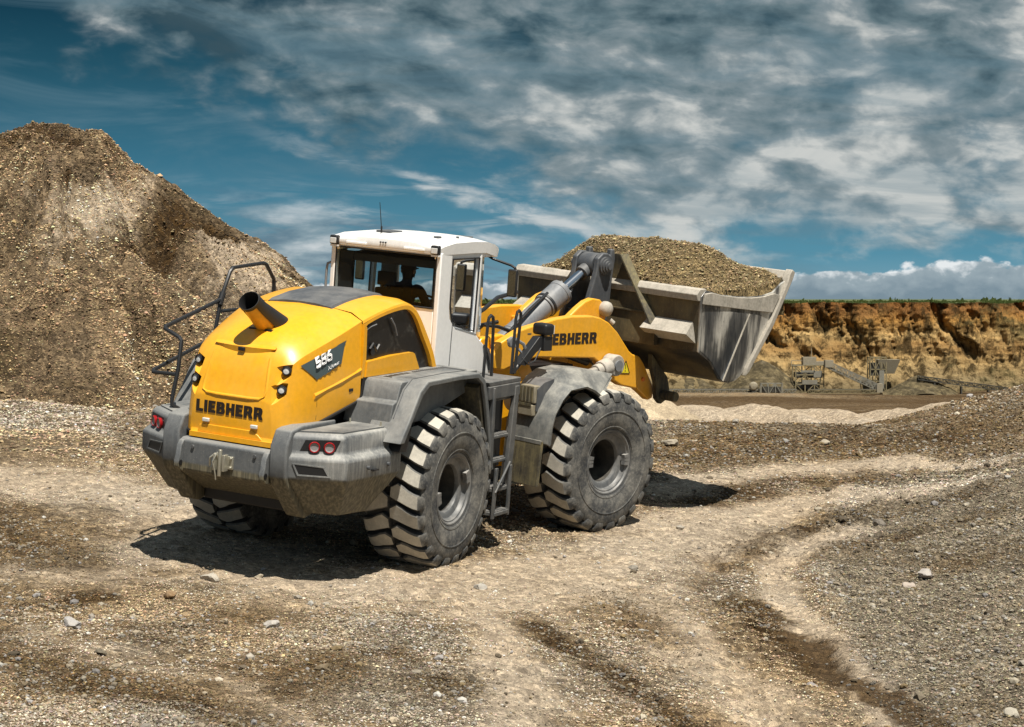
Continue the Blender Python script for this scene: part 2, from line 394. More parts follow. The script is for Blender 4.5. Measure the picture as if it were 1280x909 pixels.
# --- broken layer cloud over the right and the top
n1 = noise(nt, azel(13, 33, 2.2, 1.3, 6), 1.0, 7, .54, .25)
n2 = noise(nt, azel(42, 78, 9.2, 4.3, 10), 1.0, 6, .54, .25)
n3 = noise(nt, azel(21, 50, 5.7, 8.1, 5), 1.0, 5, .52, .35)
left = math_(nt, 'MAXIMUM', math_(nt, 'SUBTRACT', .079, az), 0.)
elb = math_(nt, 'ADD', math_(nt, 'MULTIPLY', left, .30), .027)
cov = mrange(nt, math_(nt, 'SUBTRACT', el, elb), -.026, .030)
dens = math_(nt, 'ADD', math_(nt, 'ADD', math_(nt, 'MULTIPLY', cov, math_(nt, 'ADD', mrange(nt, az, -.20, .06, .58, .98), 0.)), math_(nt, 'MULTIPLY', math_(nt, 'SUBTRACT', n1, .5), 2.1)), math_(nt, 'MULTIPLY', math_(nt, 'SUBTRACT', n2, .5), 1.0))
fade = mrange(nt, el, .13, .20, 1., .55)
a1 = math_(nt, 'MULTIPLY', mrange(nt, dens, .16, .86), fade)
a1 = math_(nt, 'MULTIPLY', a1, mrange(nt, cov, 0., .25))
tone = math_(nt, 'ADD', math_(nt, 'MULTIPLY', n3, .62), math_(nt, 'MULTIPLY', n2, .48))
tone = math_(nt, 'ADD', tone, mrange(nt, az, -.2, .24, -.05, .06))
tone = math_(nt, 'ADD', tone, mrange(nt, el, .02, .12, .05, -.07))
ccol = ramp(nt, tone, [(.36, kc(.042, .082, .105)), (.47, kc(.125, .185, .21)), (.56, kc(.24, .29, .31)), (.67, kc(.60, .61, .585))])
c = mixc(nt, math_(nt, 'MULTIPLY', a1, .95), base, ccol)
# --- thin wisps and small clouds low on the left
nw = noise(nt, azel(13, 75, 1.1, 2.9, 22), 1.0, 6, .6, .9)
wm = math_(nt, 'MULTIPLY', mrange(nt, el, .062, .026, 0., 1.), mrange(nt, az, .06, -.03, 0., 1.))
pa = math_(nt, 'DIVIDE', math_(nt, 'ADD', az, .105), .055); pe = math_(nt, 'DIVIDE', math_(nt, 'SUBTRACT', el, .021), .020)
puff = math_(nt, 'POWER', 2.718, math_(nt, 'MULTIPLY', math_(nt, 'ADD', math_(nt, 'MULTIPLY', pa, pa), math_(nt, 'MULTIPLY', pe, pe)), -1.))
aw = math_(nt, 'MULTIPLY', mrange(nt, math_(nt, 'ADD', nw, math_(nt, 'MULTIPLY', puff, .13)), .45, .62), wm)
wcol = ramp(nt, noise(nt, azel(20, 60, 4.4, 7.7), 1.0, 5, .55), [(.40, kc(.13, .20, .26)), (.50, kc(.34, .42, .46)), (.60, kc(.74, .76, .76))])
c = mixc(nt, math_(nt, 'MULTIPLY', aw, .92), c, wcol)
# faint high veil
nv = noise(nt, azel(7, 34, 7.3, 1.7, 9), 1.0, 6, .62, 1.1)
c = mixc(nt, math_(nt, 'MULTIPLY', mrange(nt, nv, .42, .72), .50), c, kc(.125, .22, .275))
# the long bright streak across the middle
stl = math_(nt, 'ADD', math_(nt, 'MULTIPLY', az, -.30), .042)
ds = math_(nt, 'ABSOLUTE', math_(nt, 'SUBTRACT', math_(nt, 'ADD', el, math_(nt, 'MULTIPLY', math_(nt, 'SUBTRACT', n2, .5), .016)), stl))
ast = math_(nt, 'MULTIPLY', mrange(nt, ds, .0055, .0005), math_(nt, 'MULTIPLY', mrange(nt, az, -.14, -.03), mrange(nt, az, .065, .03)))
c = mixc(nt, math_(nt, 'MULTIPLY', ast, mrange(nt, nw, .30, .55)), c, kc(.52, .56, .57))
# --- heaped cloud along the horizon
nb = noise(nt, azel(22, 40, 3.9, .7), 1.0, 6, .58, .2)
nb2 = noise(nt, azel(90, 120, 2.9, 5.7), 1.0, 4, .55, .2)
top = math_(nt, 'ADD', math_(nt, 'ADD', .0090, math_(nt, 'MULTIPLY', math_(nt, 'SUBTRACT', nb, .45), .024)), math_(nt, 'MULTIPLY', math_(nt, 'SUBTRACT', nb2, .5), .006))
top = math_(nt, 'ADD', top, mrange(nt, az, .08, .17, -.003, .005))
dep = math_(nt, 'SUBTRACT', top, el)
ab = mrange(nt, dep, -.0004, .0014)
bc = ramp(nt, math_(nt, 'ADD', math_(nt, 'MULTIPLY', dep, -38.), math_(nt, 'MULTIPLY', nb2, 1.1)), [(.05, kc(.19, .26, .31)), (.42, kc(.31, .38, .42)), (.60, kc(.78, .81, .82))])
c = mixc(nt, math_(nt, 'MULTIPLY', ab, .96), c, bc)
lk(nt, c, bg.inputs[0])

vs_ = sc.view_settings
sc.display_settings.display_device = 'sRGB'
vs_.view_transform = 'Standard'; vs_.look = 'None'; vs_.exposure = .50; vs_.gamma = 1; vs_.use_curve_mapping = False
sc.cycles.max_bounces = 6; sc.cycles.diffuse_bounces = 3; sc.cycles.glossy_bounces = 3; sc.cycles.transparent_max_bounces = 12
sc.cycles.use_denoising = True
sc.cycles.sample_clamp_indirect = 6

# ================================================================ earth materials
def stony(nt, pos, s):
    v = N(nt, 'ShaderNodeTexVoronoi', feature='F1'); v.inputs['Scale'].default_value = s; lk(nt, pos, v.inputs['Vector'])
    return v
def earth(name, tan, dark, grey, use_mask=False, stones=(9., 24.), bmp=.6, dcov=(.50, .66), gcov=(.50, .64), spread=.5):
    m, nt, b = new_mat(name)
    g = nt.nodes.new('ShaderNodeNewGeometry'); pos = g.outputs['Position']
    wob = noise(nt, pos, .9, 5, .6)
    c = mixc(nt, mrange(nt, noise(nt, pos, .55, 6, .62), .36, .66), tuple(x * .80 for x in tan), tuple(min(1, x * 1.16) for x in tan))
    gm = mrange(nt, noise(nt, mapping(nt, pos, (1, 1, 1), (0, 0, .4), (4, 9, 1)), .38, 7, .6), gcov[0], gcov[1])
    dm = mrange(nt, noise(nt, mapping(nt, pos, (1, 1, 1), (0, 0, .2), (14, 3, 5)), .5, 8, .66), dcov[0], dcov[1])
    if use_mask:
        at = N(nt, 'ShaderNodeAttribute', attribute_name='soil'); s3 = nt.nodes.new('ShaderNodeSeparateColor'); lk(nt, at.outputs['Color'], s3.inputs[0])
        br = math_(nt, 'MULTIPLY', math_(nt, 'SUBTRACT', noise(nt, pos, 1.7, 8, .72), .5), 2.3)
        damp_shade_m = mrange(nt, math_(nt, 'ADD', s3.outputs[0], math_(nt, 'MULTIPLY', br, 1.)), .30, .95)
        greym = mrange(nt, math_(nt, 'ADD', s3.outputs[1], math_(nt, 'MULTIPLY', br, .8)), .2, .9)
        palem = mrange(nt, math_(nt, 'ADD', s3.outputs[2], math_(nt, 'MULTIPLY', br, .8)), .2, .9)
        gm = math_(nt, 'MAXIMUM', math_(nt, 'MULTIPLY', gm, .75), greym)
        dm = math_(nt, 'MULTIPLY', dm, math_(nt, 'SUBTRACT', 1., math_(nt, 'MULTIPLY', palem, .8)))
    c = mixc(nt, math_(nt, 'MULTIPLY', gm, .85), c, grey)
    if use_mask:
        c = mixc(nt, math_(nt, 'SUBTRACT', 1., palem), c, mixc(nt, 1., c, (.66, .64, .60), 'MULTIPLY'))  # soil between the chippings darkened: crevice shade painted in
        c = mixc(nt, math_(nt, 'MULTIPLY', palem, .70), c, (.57, .475, .37))
    c = mixc(nt, math_(nt, 'MULTIPLY', dm, .72), c, dark)
    if use_mask: c = mixc(nt, math_(nt, 'MULTIPLY', damp_shade_m, .92), c, (.075, .042, .014))
    # gravel: the cells of two sizes of pebble, each with its own tone
    hs = None
    calm = math_(nt, 'SUBTRACT', 1., math_(nt, 'MULTIPLY', palem, .35)) if use_mask else 1.
    for k, s in enumerate(stones):
        v = stony(nt, mapping(nt, pos, (1, 1, 1), (0, 0, .3 * k), (k * 3.1, 0, 0)), s)
        sc_ = nt.nodes.new('ShaderNodeSeparateColor'); lk(nt, v.outputs['Color'], sc_.inputs[0])
        tonec = ramp(nt, sc_.outputs[0], [(0., (.12, .10, .08)), (.3, (.45, .43, .40)), (.62, (.78, .76, .72)), (.9, (1.25, 1.22, 1.15)), (1., (1.6, 1.58, 1.5))])
        c = mixc(nt, math_(nt, 'MULTIPLY', calm, spread) if use_mask else spread, c, mixc(nt, 1., c, tonec, 'MULTIPLY'))
        h = mrange(nt, v.outputs['Distance'], 0., .62, 1., 0.)
        h = math_(nt, 'MULTIPLY', h, math_(nt, 'ADD', math_(nt, 'MULTIPLY', sc_.outputs[1], .9), .25))
        h = math_(nt, 'MULTIPLY', h, 1. / s * 9)
        hs = h if hs is None else math_(nt, 'ADD', hs, h)
    fine = noise(nt, pos, 55, 6, .75)
    c = mixc(nt, math_(nt, 'MULTIPLY', calm, .55) if use_mask else .5, c, mixc(nt, 1., c, ramp(nt, fine, [(.34, (.30, .29, .27)), (.5, (1., 1., 1.)), (.64, (1.75, 1.72, 1.65))]), 'MULTIPLY'))
    lk(nt, c, b.inputs['Base Color']); b.inputs['Roughness'].default_value = .95; b.inputs['Specular IOR Level'].default_value = .15
    hh = math_(nt, 'ADD', hs, math_(nt, 'MULTIPLY', fine, .7))
    hh = math_(nt, 'ADD', hh, math_(nt, 'MULTIPLY', noise(nt, pos, 9, 6, .7), 1.6))
    if use_mask: hh = math_(nt, 'MULTIPLY', hh, math_(nt, 'SUBTRACT', 1., math_(nt, 'MULTIPLY', palem, .2)))
    bump(nt, b, hh, bmp, .05)
    return m
M['ground'] = earth('gravelly_soil', (.50, .385, .255), (.16, .098, .04), (.38, .345, .295), True, (11., 30.), .95, (.52, .66), (.47, .62), .6)
M['pile'] = earth('piled_gravel', (.36, .275, .185), (.085, .060, .028), (.33, .27, .21), True, (10., 26.), 1., (.50, .64), (.50, .64), .6)
M['load'] = earth('loaded_gravel', (.27, .205, .11), (.12, .09, .042), (.33, .28, .21), False, (18., 42.), .8, (.45, .7), (.5, .7), .6)
M['sand'] = earth('pale_sand', (.46, .375, .265), (.30, .23, .14), (.40, .35, .28), False, (12., 30.), .35, (.55, .75), (.5, .7), .25)
M['spoil'] = earth('dark_spoil', (.13, .105, .06), (.05, .042, .025), (.16, .135, .09), False, (.8, 2.), .5, (.45, .62), (.5, .7), .4)

def stone_mat():
    m, nt, b = new_mat('pebbles'); at = N(nt, 'ShaderNodeAttribute', attribute_name='tone')
    g = nt.nodes.new('ShaderNodeNewGeometry')
    n = noise(nt, g.outputs['Position'], 40, 4, .7)
    lk(nt, mixc(nt, .5, at.outputs['Color'], mixc(nt, 1., at.outputs['Color'], ramp(nt, n, [(.3, (.5, .5, .5)), (.7, (1.35, 1.35, 1.3))]), 'MULTIPLY')), b.inputs['Base Color'])
    b.inputs['Roughness'].default_value = .9; b.inputs['Specular IOR Level'].default_value = .2
    return m
M['stone'] = stone_mat()

# ================================================================ the ground, one sheet out to the foot of the quarry face
def polyline_mask(X, Y, pts, wid):
    best = np.full(X.shape, 1e9)
    for (x0, y0), (x1, y1) in zip(pts[:-1], pts[1:]):
        dx, dy = x1 - x0, y1 - y0; L = dx * dx + dy * dy + 1e-9
        t = np.clip(((X - x0) * dx + (Y - y0) * dy) / L, 0, 1)
        best = np.minimum(best, np.hypot(X - x0 - t * dx, (Y - y0 - t * dy) * .8))
    return np.exp(-(best / wid) ** 2)
DAMP = [([(0.30, 21.9), (0.79, 20.89), (1.2, 19.81), (1.57, 18.81), (1.78, 18.09), (1.9, 16.5)], .26, 1.0), ([(2.58, 23.9), (2.83, 22.67), (3.09, 22.05)], .30, 1.25),
        ([(3.03, 22.2), (3.29, 20.66), (3.62, 19.51), (3.93, 18.53), (4.2, 17)], .24, 1.15), ([(-6.4, 25.67), (-5.42, 23.87), (-4.87, 23.42)], .6, .75),
        ([(-5.21, 20.85), (-4.67, 21.3), (-4.4, 21.92)], .35, .8), ([(-1.32, 20.58), (-0.89, 19.65), (-0.5, 18.91)], .24, .75), ([(-1.88, 18.37), (-1.44, 20.08)], .26, .7),
        ([(-3.38, 20.28), (-2.93, 20.9), (-2.47, 21.72)], .5, .6), ([(2.88, 34.73), (4.5, 37.26), (6.45, 38.83), (8.2, 38.79)], 1.5, .75), ([(2.86, 30.27), (3.87, 32.02), (5.49, 33.02)], .7, .75),
        ([(2.27, 23.04), (2.23, 24.61), (2.61, 26.56)], .2, .4)]
PALE = [([(2.21, 30.84), (3.87, 33.03), (5.26, 34.0), (6.44, 34.12), (7.46, 32.92)], .55, 1.), ([(1.68, 27.76), (2.61, 28.79), (4.01, 30.29), (5.3, 31.2), (6.27, 30.73)], .75, 1.),
        ([(3.57, 18.83), (3.25, 21.98), (3.08, 24.3), (3.2, 26.0), (3.75, 27.3), (4.53, 28.1)], .30, 1.), ([(-7.5, 28.2), (-5.45, 27.72), (-4.0, 26.8), (-3.4, 24.6), (-2.2, 23.2), (0, 23.6), (1.4, 25.6), (2.6, 28.2)], 1.25, .95),
        ([(-0.4, 23.5), (-0.2, 21.5), (.1, 19.5), (.2, 16.5)], .55, .85), ([(2.0, 26.5), (1.7, 23.5), (2.0, 21.0), (2.7, 17)], .55, .75), ([(-3.6, 23.2), (-5, 22.6), (-6.5, 22.4)], .5, .6), ([(-4.6, 20.0), (-3.0, 19.2), (-1.4, 17.0)], .45, .5)]
DAMP += [([(-4.4, 18.9), (-3.0, 17.9), (-2.2, 17.2)], .55, .75), ([(-5.6, 21.9), (-4.9, 20.0), (-4.2, 18.0)], .4, .6), ([(-7, 24.6), (-5.6, 24.4)], .5, .7), ([(.4, 18.4), (1.0, 17.4), (1.3, 16.4)], .35, .55), ([(1.2, 23.6), (1.5, 22.4), (1.9, 21.5)], .3, .5),
         ([(3.0, 26.6), (3.5, 28.0), (4.6, 28.9), (6.2, 29.2)], .35, .6), ([(4.2, 27.2), (5.2, 27.6), (6.5, 27.8)], .3, .6)]
def soil_masks(X, Y):
    damp = np.zeros_like(X); pale = np.zeros_like(X)
    wx = X + .22 * fbm(X * .9, Y * .9, 3, 31); wy = Y + .3 * fbm(X * .9, Y * .9, 3, 32)
    for p, wd, k in DAMP: damp = np.maximum(damp, k * polyline_mask(wx, wy, p, wd))
    for p, wd, k in PALE: pale = np.maximum(pale, k * polyline_mask(wx, wy, p, wd))
    bx = np.interp(Y, BANK_Y, BANK_X); grey = sstep(X - bx, -.05, .4) * .85 * (1 - .6 * sstep(Y, 31, 36))
    grey = np.maximum(grey, .55 * sstep(fbm(X * .35, Y * .35, 3, 40), .05, .35))
    return damp, grey, pale
def polyline_ds(X, Y, pts):       # distance to a line of points, and how far along it
    best = np.full(X.shape, 1e9); sal = np.zeros(X.shape); acc = 0.
    for (x0, y0), (x1, y1) in zip(pts[:-1], pts[1:]):
        dx, dy = x1 - x0, y1 - y0; L = math.hypot(dx, dy); t = np.clip(((X - x0) * dx + (Y - y0) * dy) / (L * L), 0, 1)
        d = np.hypot(X - x0 - t * dx, Y - y0 - t * dy); m = d < best; best = np.where(m, d, best); sal = np.where(m, acc + t * L, sal); acc += L
    return best, sal
CLEATS = [([(-7, 26.4), (-5, 26.2), (-3.4, 25.2)], .4, .03), ([(2.9, 17.0), (2.55, 20.0), (2.38, 22.5), (2.42, 24.8), (2.85, 26.6), (3.7, 28.2), (5.0, 29.2)], .42, .052), ([(3.5, 17.2), (3.2, 20.5), (3.02, 23.0), (3.1, 25.4), (3.5, 26.7), (4.3, 27.7)], .22, .04),
          ([(-1.2, 23.4), (-.2, 21.4), (.35, 18.5), (.5, 16)], .36, .03), ([(1.2, 24.4), (1.3, 22.5), (1.75, 20), (2.3, 17)], .3, .03)]
RUTS = [([(3.93, 17), (3.45, 18.83), (3.16, 21.98), (3.0, 24.3), (3.2, 26.2), (3.9, 27.6)], .16, .03), ([(2.4, 17.5), (2.35, 20.5), (2.2, 23.5), (2.6, 26.6), (3.5, 28.6)], .22, .05),
        ([(0.41, 21.58), (1.2, 19.81), (1.9, 16.8)], .2, .045), ([(3.1, 22.0), (3.75, 19.3), (4.4, 16.6)], .10, .03)]
def ground_z(X, Y):
    z = hterr(X, Y)
    for p, wd, dep in RUTS:
        z = z - dep * polyline_mask(X, Y, p, wd)
    # cleat marks across the wheel tracks
    for p, wd, amp in CLEATS:
        d_, s_ = polyline_ds(X, Y, p); tr = np.exp(-(d_ / wd) ** 4) * sstep(fbm(X * .8, Y * .8, 2, 51), -.32, .0)
        ph = (s_ + .25 * np.abs(d_)) / .27 % 1.
        z = z + 1.25 * amp * tr * (sstep(ph, .0, .18) * (1 - sstep(ph, .42, .62)) - .5)
    return z
def grow(a, b, step, factor, limit):
    r = [a]
    while abs(r[-1] - b) > 1e-6 and len(r) < 4000:
        step = min(step * factor, limit); nx = r[-1] + step * (1 if b > a else -1)
        if (b > a and nx > b) or (b < a and nx < b): nx = b
        r.append(nx)
    return r
xs = np.array(sorted(set(np.round(grow(-7.4, -260, .055, 1.06, 14)[1:] + list(np.arange(-7.4, 8.6, .05)) + grow(8.6, 420, .055, 1.05, 10)[0:], 4))))
ys = np.array(sorted(set(np.round([-30, -20, -10, -4, 0, 4, 7, 9, 11, 12.5, 13.5] + list(np.arange(14.2, 31, .05)) + list(np.arange(31, 48, .09)) + grow(48, 425, .1, 1.02, 6), 4))))
def grid_obj(name, X, Y, Z, mat, attr=None):
    ny, nx = X.shape; me = bpy.data.meshes.new(name)
    me.vertices.add(nx * ny); me.vertices.foreach_set('co', np.stack([X, Y, Z], -1).astype(np.float32).ravel())
    i = np.arange(ny - 1)[:, None] * nx + np.arange(nx - 1)[None]
    q = np.stack([i, i + 1, i + nx + 1, i + nx], -1).reshape(-1, 4)
    me.loops.add(q.size); me.loops.foreach_set('vertex_index', q.ravel().astype(np.int32))
    me.polygons.add(len(q)); me.polygons.foreach_set('loop_start', (np.arange(len(q)) * 4).astype(np.int32))
    me.polygons.foreach_set('use_smooth', np.ones(len(q), bool))
    me.update(calc_edges=True); me.materials.append(mat)
    if attr is not None:
        a = me.color_attributes.new(attr[0], 'FLOAT_COLOR', 'POINT')
        a.data.foreach_set('color', np.concatenate([attr[1].reshape(-1, 3), np.ones((nx * ny, 1))], 1).astype(np.float32).ravel())
    o = bpy.data.objects.new(name, me); COL.objects.link(o)
    return o
X, Y = np.meshgrid(xs, ys)
dmp_shade, gry, pal = soil_masks(X, Y)
far_ = sstep(Y, 46, 60); pal = np.maximum(pal * (1 - far_), far_ * .85 * sstep(Y, 100, 82)); gry = gry * (1 - far_); 
dmp_shade = np.maximum(dmp_shade * (1 - far_), sstep(Y, 90, 140) * np.clip(.80 - .75 * sstep(Y, 366, 384) * (1 - sstep(X, 40, 60)) + .5 * fbm(X * .012, Y * .06, 3, 60), 0, 1))  # far pit floor: its shade bands and lit strip painted into the soil colour
ground = grid_obj('ground', X, Y, ground_z(X, Y), M['ground'], ('soil', np.stack([dmp_shade, gry, pal], -1)))
tag(ground, kind='structure')

# ---------------------------------------------------------------- stones
def ico(sub):
    bm = bmesh.new(); bmesh.ops.create_icosphere(bm, subdivisions=sub, radius=1.)
    v = np.array([p.co[:] for p in bm.verts]); f = np.array([[q.index for q in p.verts] for p in bm.faces]); bm.free(); return v, f
OCT = (np.array([(1, 0, 0), (0, 1, 0), (-1, 0, 0), (0, -1, 0), (0, 0, 1), (0, 0, -.8)], float), np.array([(0, 1, 4), (1, 2, 4), (2, 3, 4), (3, 0, 4), (1, 0, 5), (2, 1, 5), (3, 2, 5), (0, 3, 5)]))
def stone_mesh(name, P, size, tones, rng, sub=1, sink=.25):
    v0, f0 = ico(sub) if sub else OCT; n = len(P); k = len(v0)
    tmpl = [v0 * (1 + (.28 if sub else .5) * (rng.rand(k, 1) - .5)) + (0 if sub else .22 * (rng.rand(k, 3) - .5)) for _ in range(24)]
    T = np.stack(tmpl)[rng.randint(0, 24, n)]
    ax = np.stack([rng.uniform(.75, 1.3, n), rng.uniform(.6, 1.1, n), rng.uniform(.45, .8, n)], -1)
    T = T * ax[:, None, :] * size[:, None, None]
    a = rng.rand(n) * 6.283; c, s = np.cos(a), np.sin(a)
    b_ = (rng.rand(n) - .5) * .9; cb, sb = np.cos(b_), np.sin(b_)
    x, y, z = T[..., 0], T[..., 1], T[..., 2]
    y, z = y * cb[:, None] - z * sb[:, None], y * sb[:, None] + z * cb[:, None]
    x, y = x * c[:, None] - y * s[:, None], x * s[:, None] + y * c[:, None]
    V = np.stack([x, y, z], -1) + P[:, None, :]; V[..., 2] += (size * .5 * (1 - sink * 2))[:, None]
    F = (f0[None] + (np.arange(n) * k)[:, None, None]).reshape(-1, 3)
    me = bpy.data.meshes.new(name)
    me.vertices.add(n * k); me.vertices.foreach_set('co', V.astype(np.float32).ravel())
    me.loops.add(F.size); me.loops.foreach_set('vertex_index', F.ravel().astype(np.int32))
    me.polygons.add(len(F)); me.polygons.foreach_set('loop_start', (np.arange(len(F)) * 3).astype(np.int32))
    me.polygons.foreach_set('use_smooth', np.zeros(len(F), bool))
    me.update(calc_edges=True); me.materials.append(M['stone'])
    at = me.color_attributes.new('tone', 'FLOAT_COLOR', 'POINT')
    cl = np.repeat(tones, k, 0)
    at.data.foreach_set('color', np.concatenate([cl, np.ones((n * k, 1))], 1).astype(np.float32).ravel())
    o = bpy.data.objects.new(name, me); COL.objects.link(o); return o
PAL = np.array([(.36, .30, .22), (.30, .27, .23), (.42, .37, .29), (.20, .155, .10), (.48, .46, .42), (.13, .105, .075), (.33, .31, .30), (.27, .20, .11)])
def tones_for(n, rng, mul=1.):
    t = PAL[rng.choice(len(PAL), n, p=[.22, .17, .16, .14, .08, .10, .08, .05])]
    return np.clip(t * rng.uniform(.75, 1.25, (n, 1)) * mul, 0, .75)
rng = np.random.RandomState(11)
n = 260000
yy = 14.5 + 33 * rng.rand(n) ** 1.3; xx = (rng.rand(n) * 2 - 1) * (.262 * yy + .4)
d_, g_, p_ = soil_masks(xx, yy)
clus = sstep(fbm(xx * .7, yy * .7, 4, 71), -.22, .30)
keep = rng.rand(n) < np.clip(.06 + .42 * clus + .55 * g_ + .3 * d_ - .5 * p_, .03, 1) 
xx, yy = xx[keep], yy[keep]; n = len(xx)
sz = np.clip(np.exp(rng.normal(math.log(.0100), .55, n)), .0045, .07)  * (.85 + .018 * (yy - 15))
zz = ground_z(xx, yy)
gravel = stone_mesh('gravel', np.stack([xx, yy, zz], -1), sz, tones_for(n, rng) * (1 - .5 * np.clip(soil_masks(xx, yy)[0], 0, 1))[:, None] * (1 - .35 * np.clip(soil_masks(xx, yy)[1], 0, 1))[:, None], rng, 1)
tag(gravel, 'loose gravel of mixed tan and grey pebbles strewn over the ground', 'gravel', kind='stuff')

# the fine chippings between the larger stones, toned like the soil they lie on
rng = np.random.RandomState(12)
def chips(n, y0, y1, ex, dens, rad, seed):
    r_ = np.random.RandomState(seed)
    yy = y0 + (y1 - y0) * r_.rand(n) ** ex; xx = (r_.rand(n) * 2 - 1) * (.255 * yy + .3)
    d, g, p = soil_masks(xx, yy); cl = sstep(fbm(xx * .55, yy * .55, 4, 73), -.25, .25)
    kp = r_.rand(n) < np.clip(.50 + .35 * cl + .45 * g - .48 * p, .2, 1); xx, yy, d, g, p = xx[kp], yy[kp], d[kp], g[kp], p[kp]; n = len(xx)
    sz = np.clip(np.exp(r_.normal(math.log(rad), .42, n)), rad * .45, rad * 3.2) * (1 - .45 * p)
    base = np.array([.40, .295, .185])[None] * np.ones((n, 1))
    gm = np.clip(g + .6 * sstep(fbm(xx * .3, yy * .3, 4, 74), .0, .25), 0, 1)[:, None]; base = base * (1 - gm) + np.array([.37, .335, .29]) * gm
    bk = (np.clip(g * 1.15, 0, 1) * (1 - sstep(p, .2, .6)))[:, None] * .8; base = base * (1 - bk) + np.array([.185, .152, .098]) * bk
    pm = np.clip(p, 0, 1)[:, None] * .8; base = base * (1 - pm) + np.array([.56, .475, .375]) * pm
    dm = np.clip(1.1 * d * (1 + 1.2 * fbm(xx * 1.4, yy * 1.4, 4, 75)) + .6 * sstep(fbm(xx * .45, yy * .45, 5, 76), .04, .24) + .8 * sstep(xx, 1.5, 4) * sstep(yy, 31.5, 34.5) * (1 - sstep(p, .15, .5)), 0, .9)[:, None]; base = base * (1 - dm) + np.array([.09, .056, .022]) * dm
    t = base * np.exp(r_.normal(-.05, .46, (n, 1))) * (1 + .06 * r_.randn(n, 3)); return xx, yy, sz, np.clip(t, .02, .78)
parts = [chips(520000, 15.6, 30, 1.15, 1, .0078, 1), chips(190000, 30, 47, 1.1, 1, .0155, 2)]
xx, yy, sz = (np.concatenate([p[i] for p in parts]) for i in (0, 1, 2)); tn = np.concatenate([p[3] for p in parts])
grit = stone_mesh('gravel', np.stack([xx, yy, ground_z(xx, yy)], -1), sz, tn, rng, 0, .2)
tag(grit, 'fine chippings covering the whole track and the bank', 'gravel', kind='stuff')
# ================================================================ stockpile on the left
def smax(a, b, k=.25):
    h = np.clip(.5 + .5 * (a - b) / k, 0, 1); return b + (a - b) * h + k * h * (1 - h)
def cone(X, Y, cx, cy, z, sl, rd=.5, ex=1., ey=1.):
    r = np.hypot((X - cx) / ex, (Y - cy) / ey); return z - sl * (np.sqrt(r * r + rd * rd) - rd)
def pile_z(X, Y):
    wx = X + .35 * fbm(X * .5, Y * .5, 3, 80); wy = Y + .35 * fbm(X * .5, Y * .5, 3, 81)
    z = cone(wx, wy, -9.28, 43.2, 6.62, .74, .75)
    z = smax(z, cone(wx, wy, -6.95, 43.1, 5.25, .93, .9), .35)
    z = smax(z, cone(wx, wy, -10.9, 43.9, 5.75, .66, .8), .5)
    z = smax(z, cone(wx, wy, -13.5, 45, 5.4, .75, 1.), .6)
    z = smax(z, cone(wx, wy, -5.9, 41.3, 3.45, .66, .6), .10)
    z = smax(z, cone(wx, wy, -10.4, 41.2, 4.5, .60, .7), .2)
    z = smax(z, cone(wx, wy, -8.35, 40.9, 3.7, .72, .4), .15)
    z = smax(z, cone(wx, wy, -12.4, 40.2, 3.6, .55, .8), .3)
    z = smax(z, cone(wx, wy, -7.4, 39.2, 2.0, .46, .6), .2)
    z = smax(z, cone(wx, wy, -9.9, 38.6, 2.2, .42, .7), .2)
    z = smax(z, cone(wx, wy, -11.0, 37.0, 1.35, .28, 1.), .4)
    z = smax(z, cone(wx, wy, -6.5, 37.0, 1.1, .26, 1.), .4)
    a = np.arctan2(X + 9.0, 43.6 - Y); r = np.hypot(X + 9.0, Y - 43.6)
    rill = np.abs(vnoise(a * 6 + .4 * fbm(X, Y, 2, 85), r * .3, 86)) * 1.3 + .5 * np.abs(vnoise(a * 17, r * .5, 87))
    v1 = vnoise(a * 5.5 + .5 * fbm(X * .8, Y * .8, 3, 85), r * .22, 86); v2 = vnoise(a * 13 + .5 * fbm(X, Y, 3, 84), r * .3, 87)
    z = z - sstep(r, .5, 2.5) * (3.6 * np.clip(.13 - np.abs(v1), 0, 1) + 2.0 * np.clip(.10 - np.abs(v2), 0, 1)) + .30 * fbm(X * .9, Y * .9, 5, 88, .55) + .06 * fbm(X * 6, Y * 6, 3, 89)
    # slumped hollow and a broken scarp below the top
    wv = .35 * fbm(X * 1.1, Y * 1.1, 3, 83)
    def dent(cx, cy, rx, ry, dp): return dp * np.exp(-((X + wv - cx) / rx) ** 2 - ((Y + wv - cy) / ry) ** 2)
    z = z - dent(-6.9, 41.0, .40, 1.5, .85) - dent(-6.1, 42.5, .5, .9, .5) - dent(-8.5, 41.6, .30, .30, .7) - dent(-9.4, 42.5, .8, .25, .18) - dent(-7.7, 42.4, .3, .9, .45) - dent(-10.6, 41.9, .3, .5, .5) - dent(-8.9, 40.2, .25, .8, .35) - dent(-7.6, 39.7, .3, .7, .35)
    return z
px_, py_ = np.meshgrid(np.arange(-19, -.5, .06), np.arange(31.5, 54, .06))
def blob(X, Y, cx, cy, rx, ry, rot=0.):
    c, s = math.cos(rot), math.sin(rot); u = (X - cx) * c + (Y - cy) * s; v = -(X - cx) * s + (Y - cy) * c
    return np.exp(-(u / rx) ** 2 - (v / ry) ** 2)
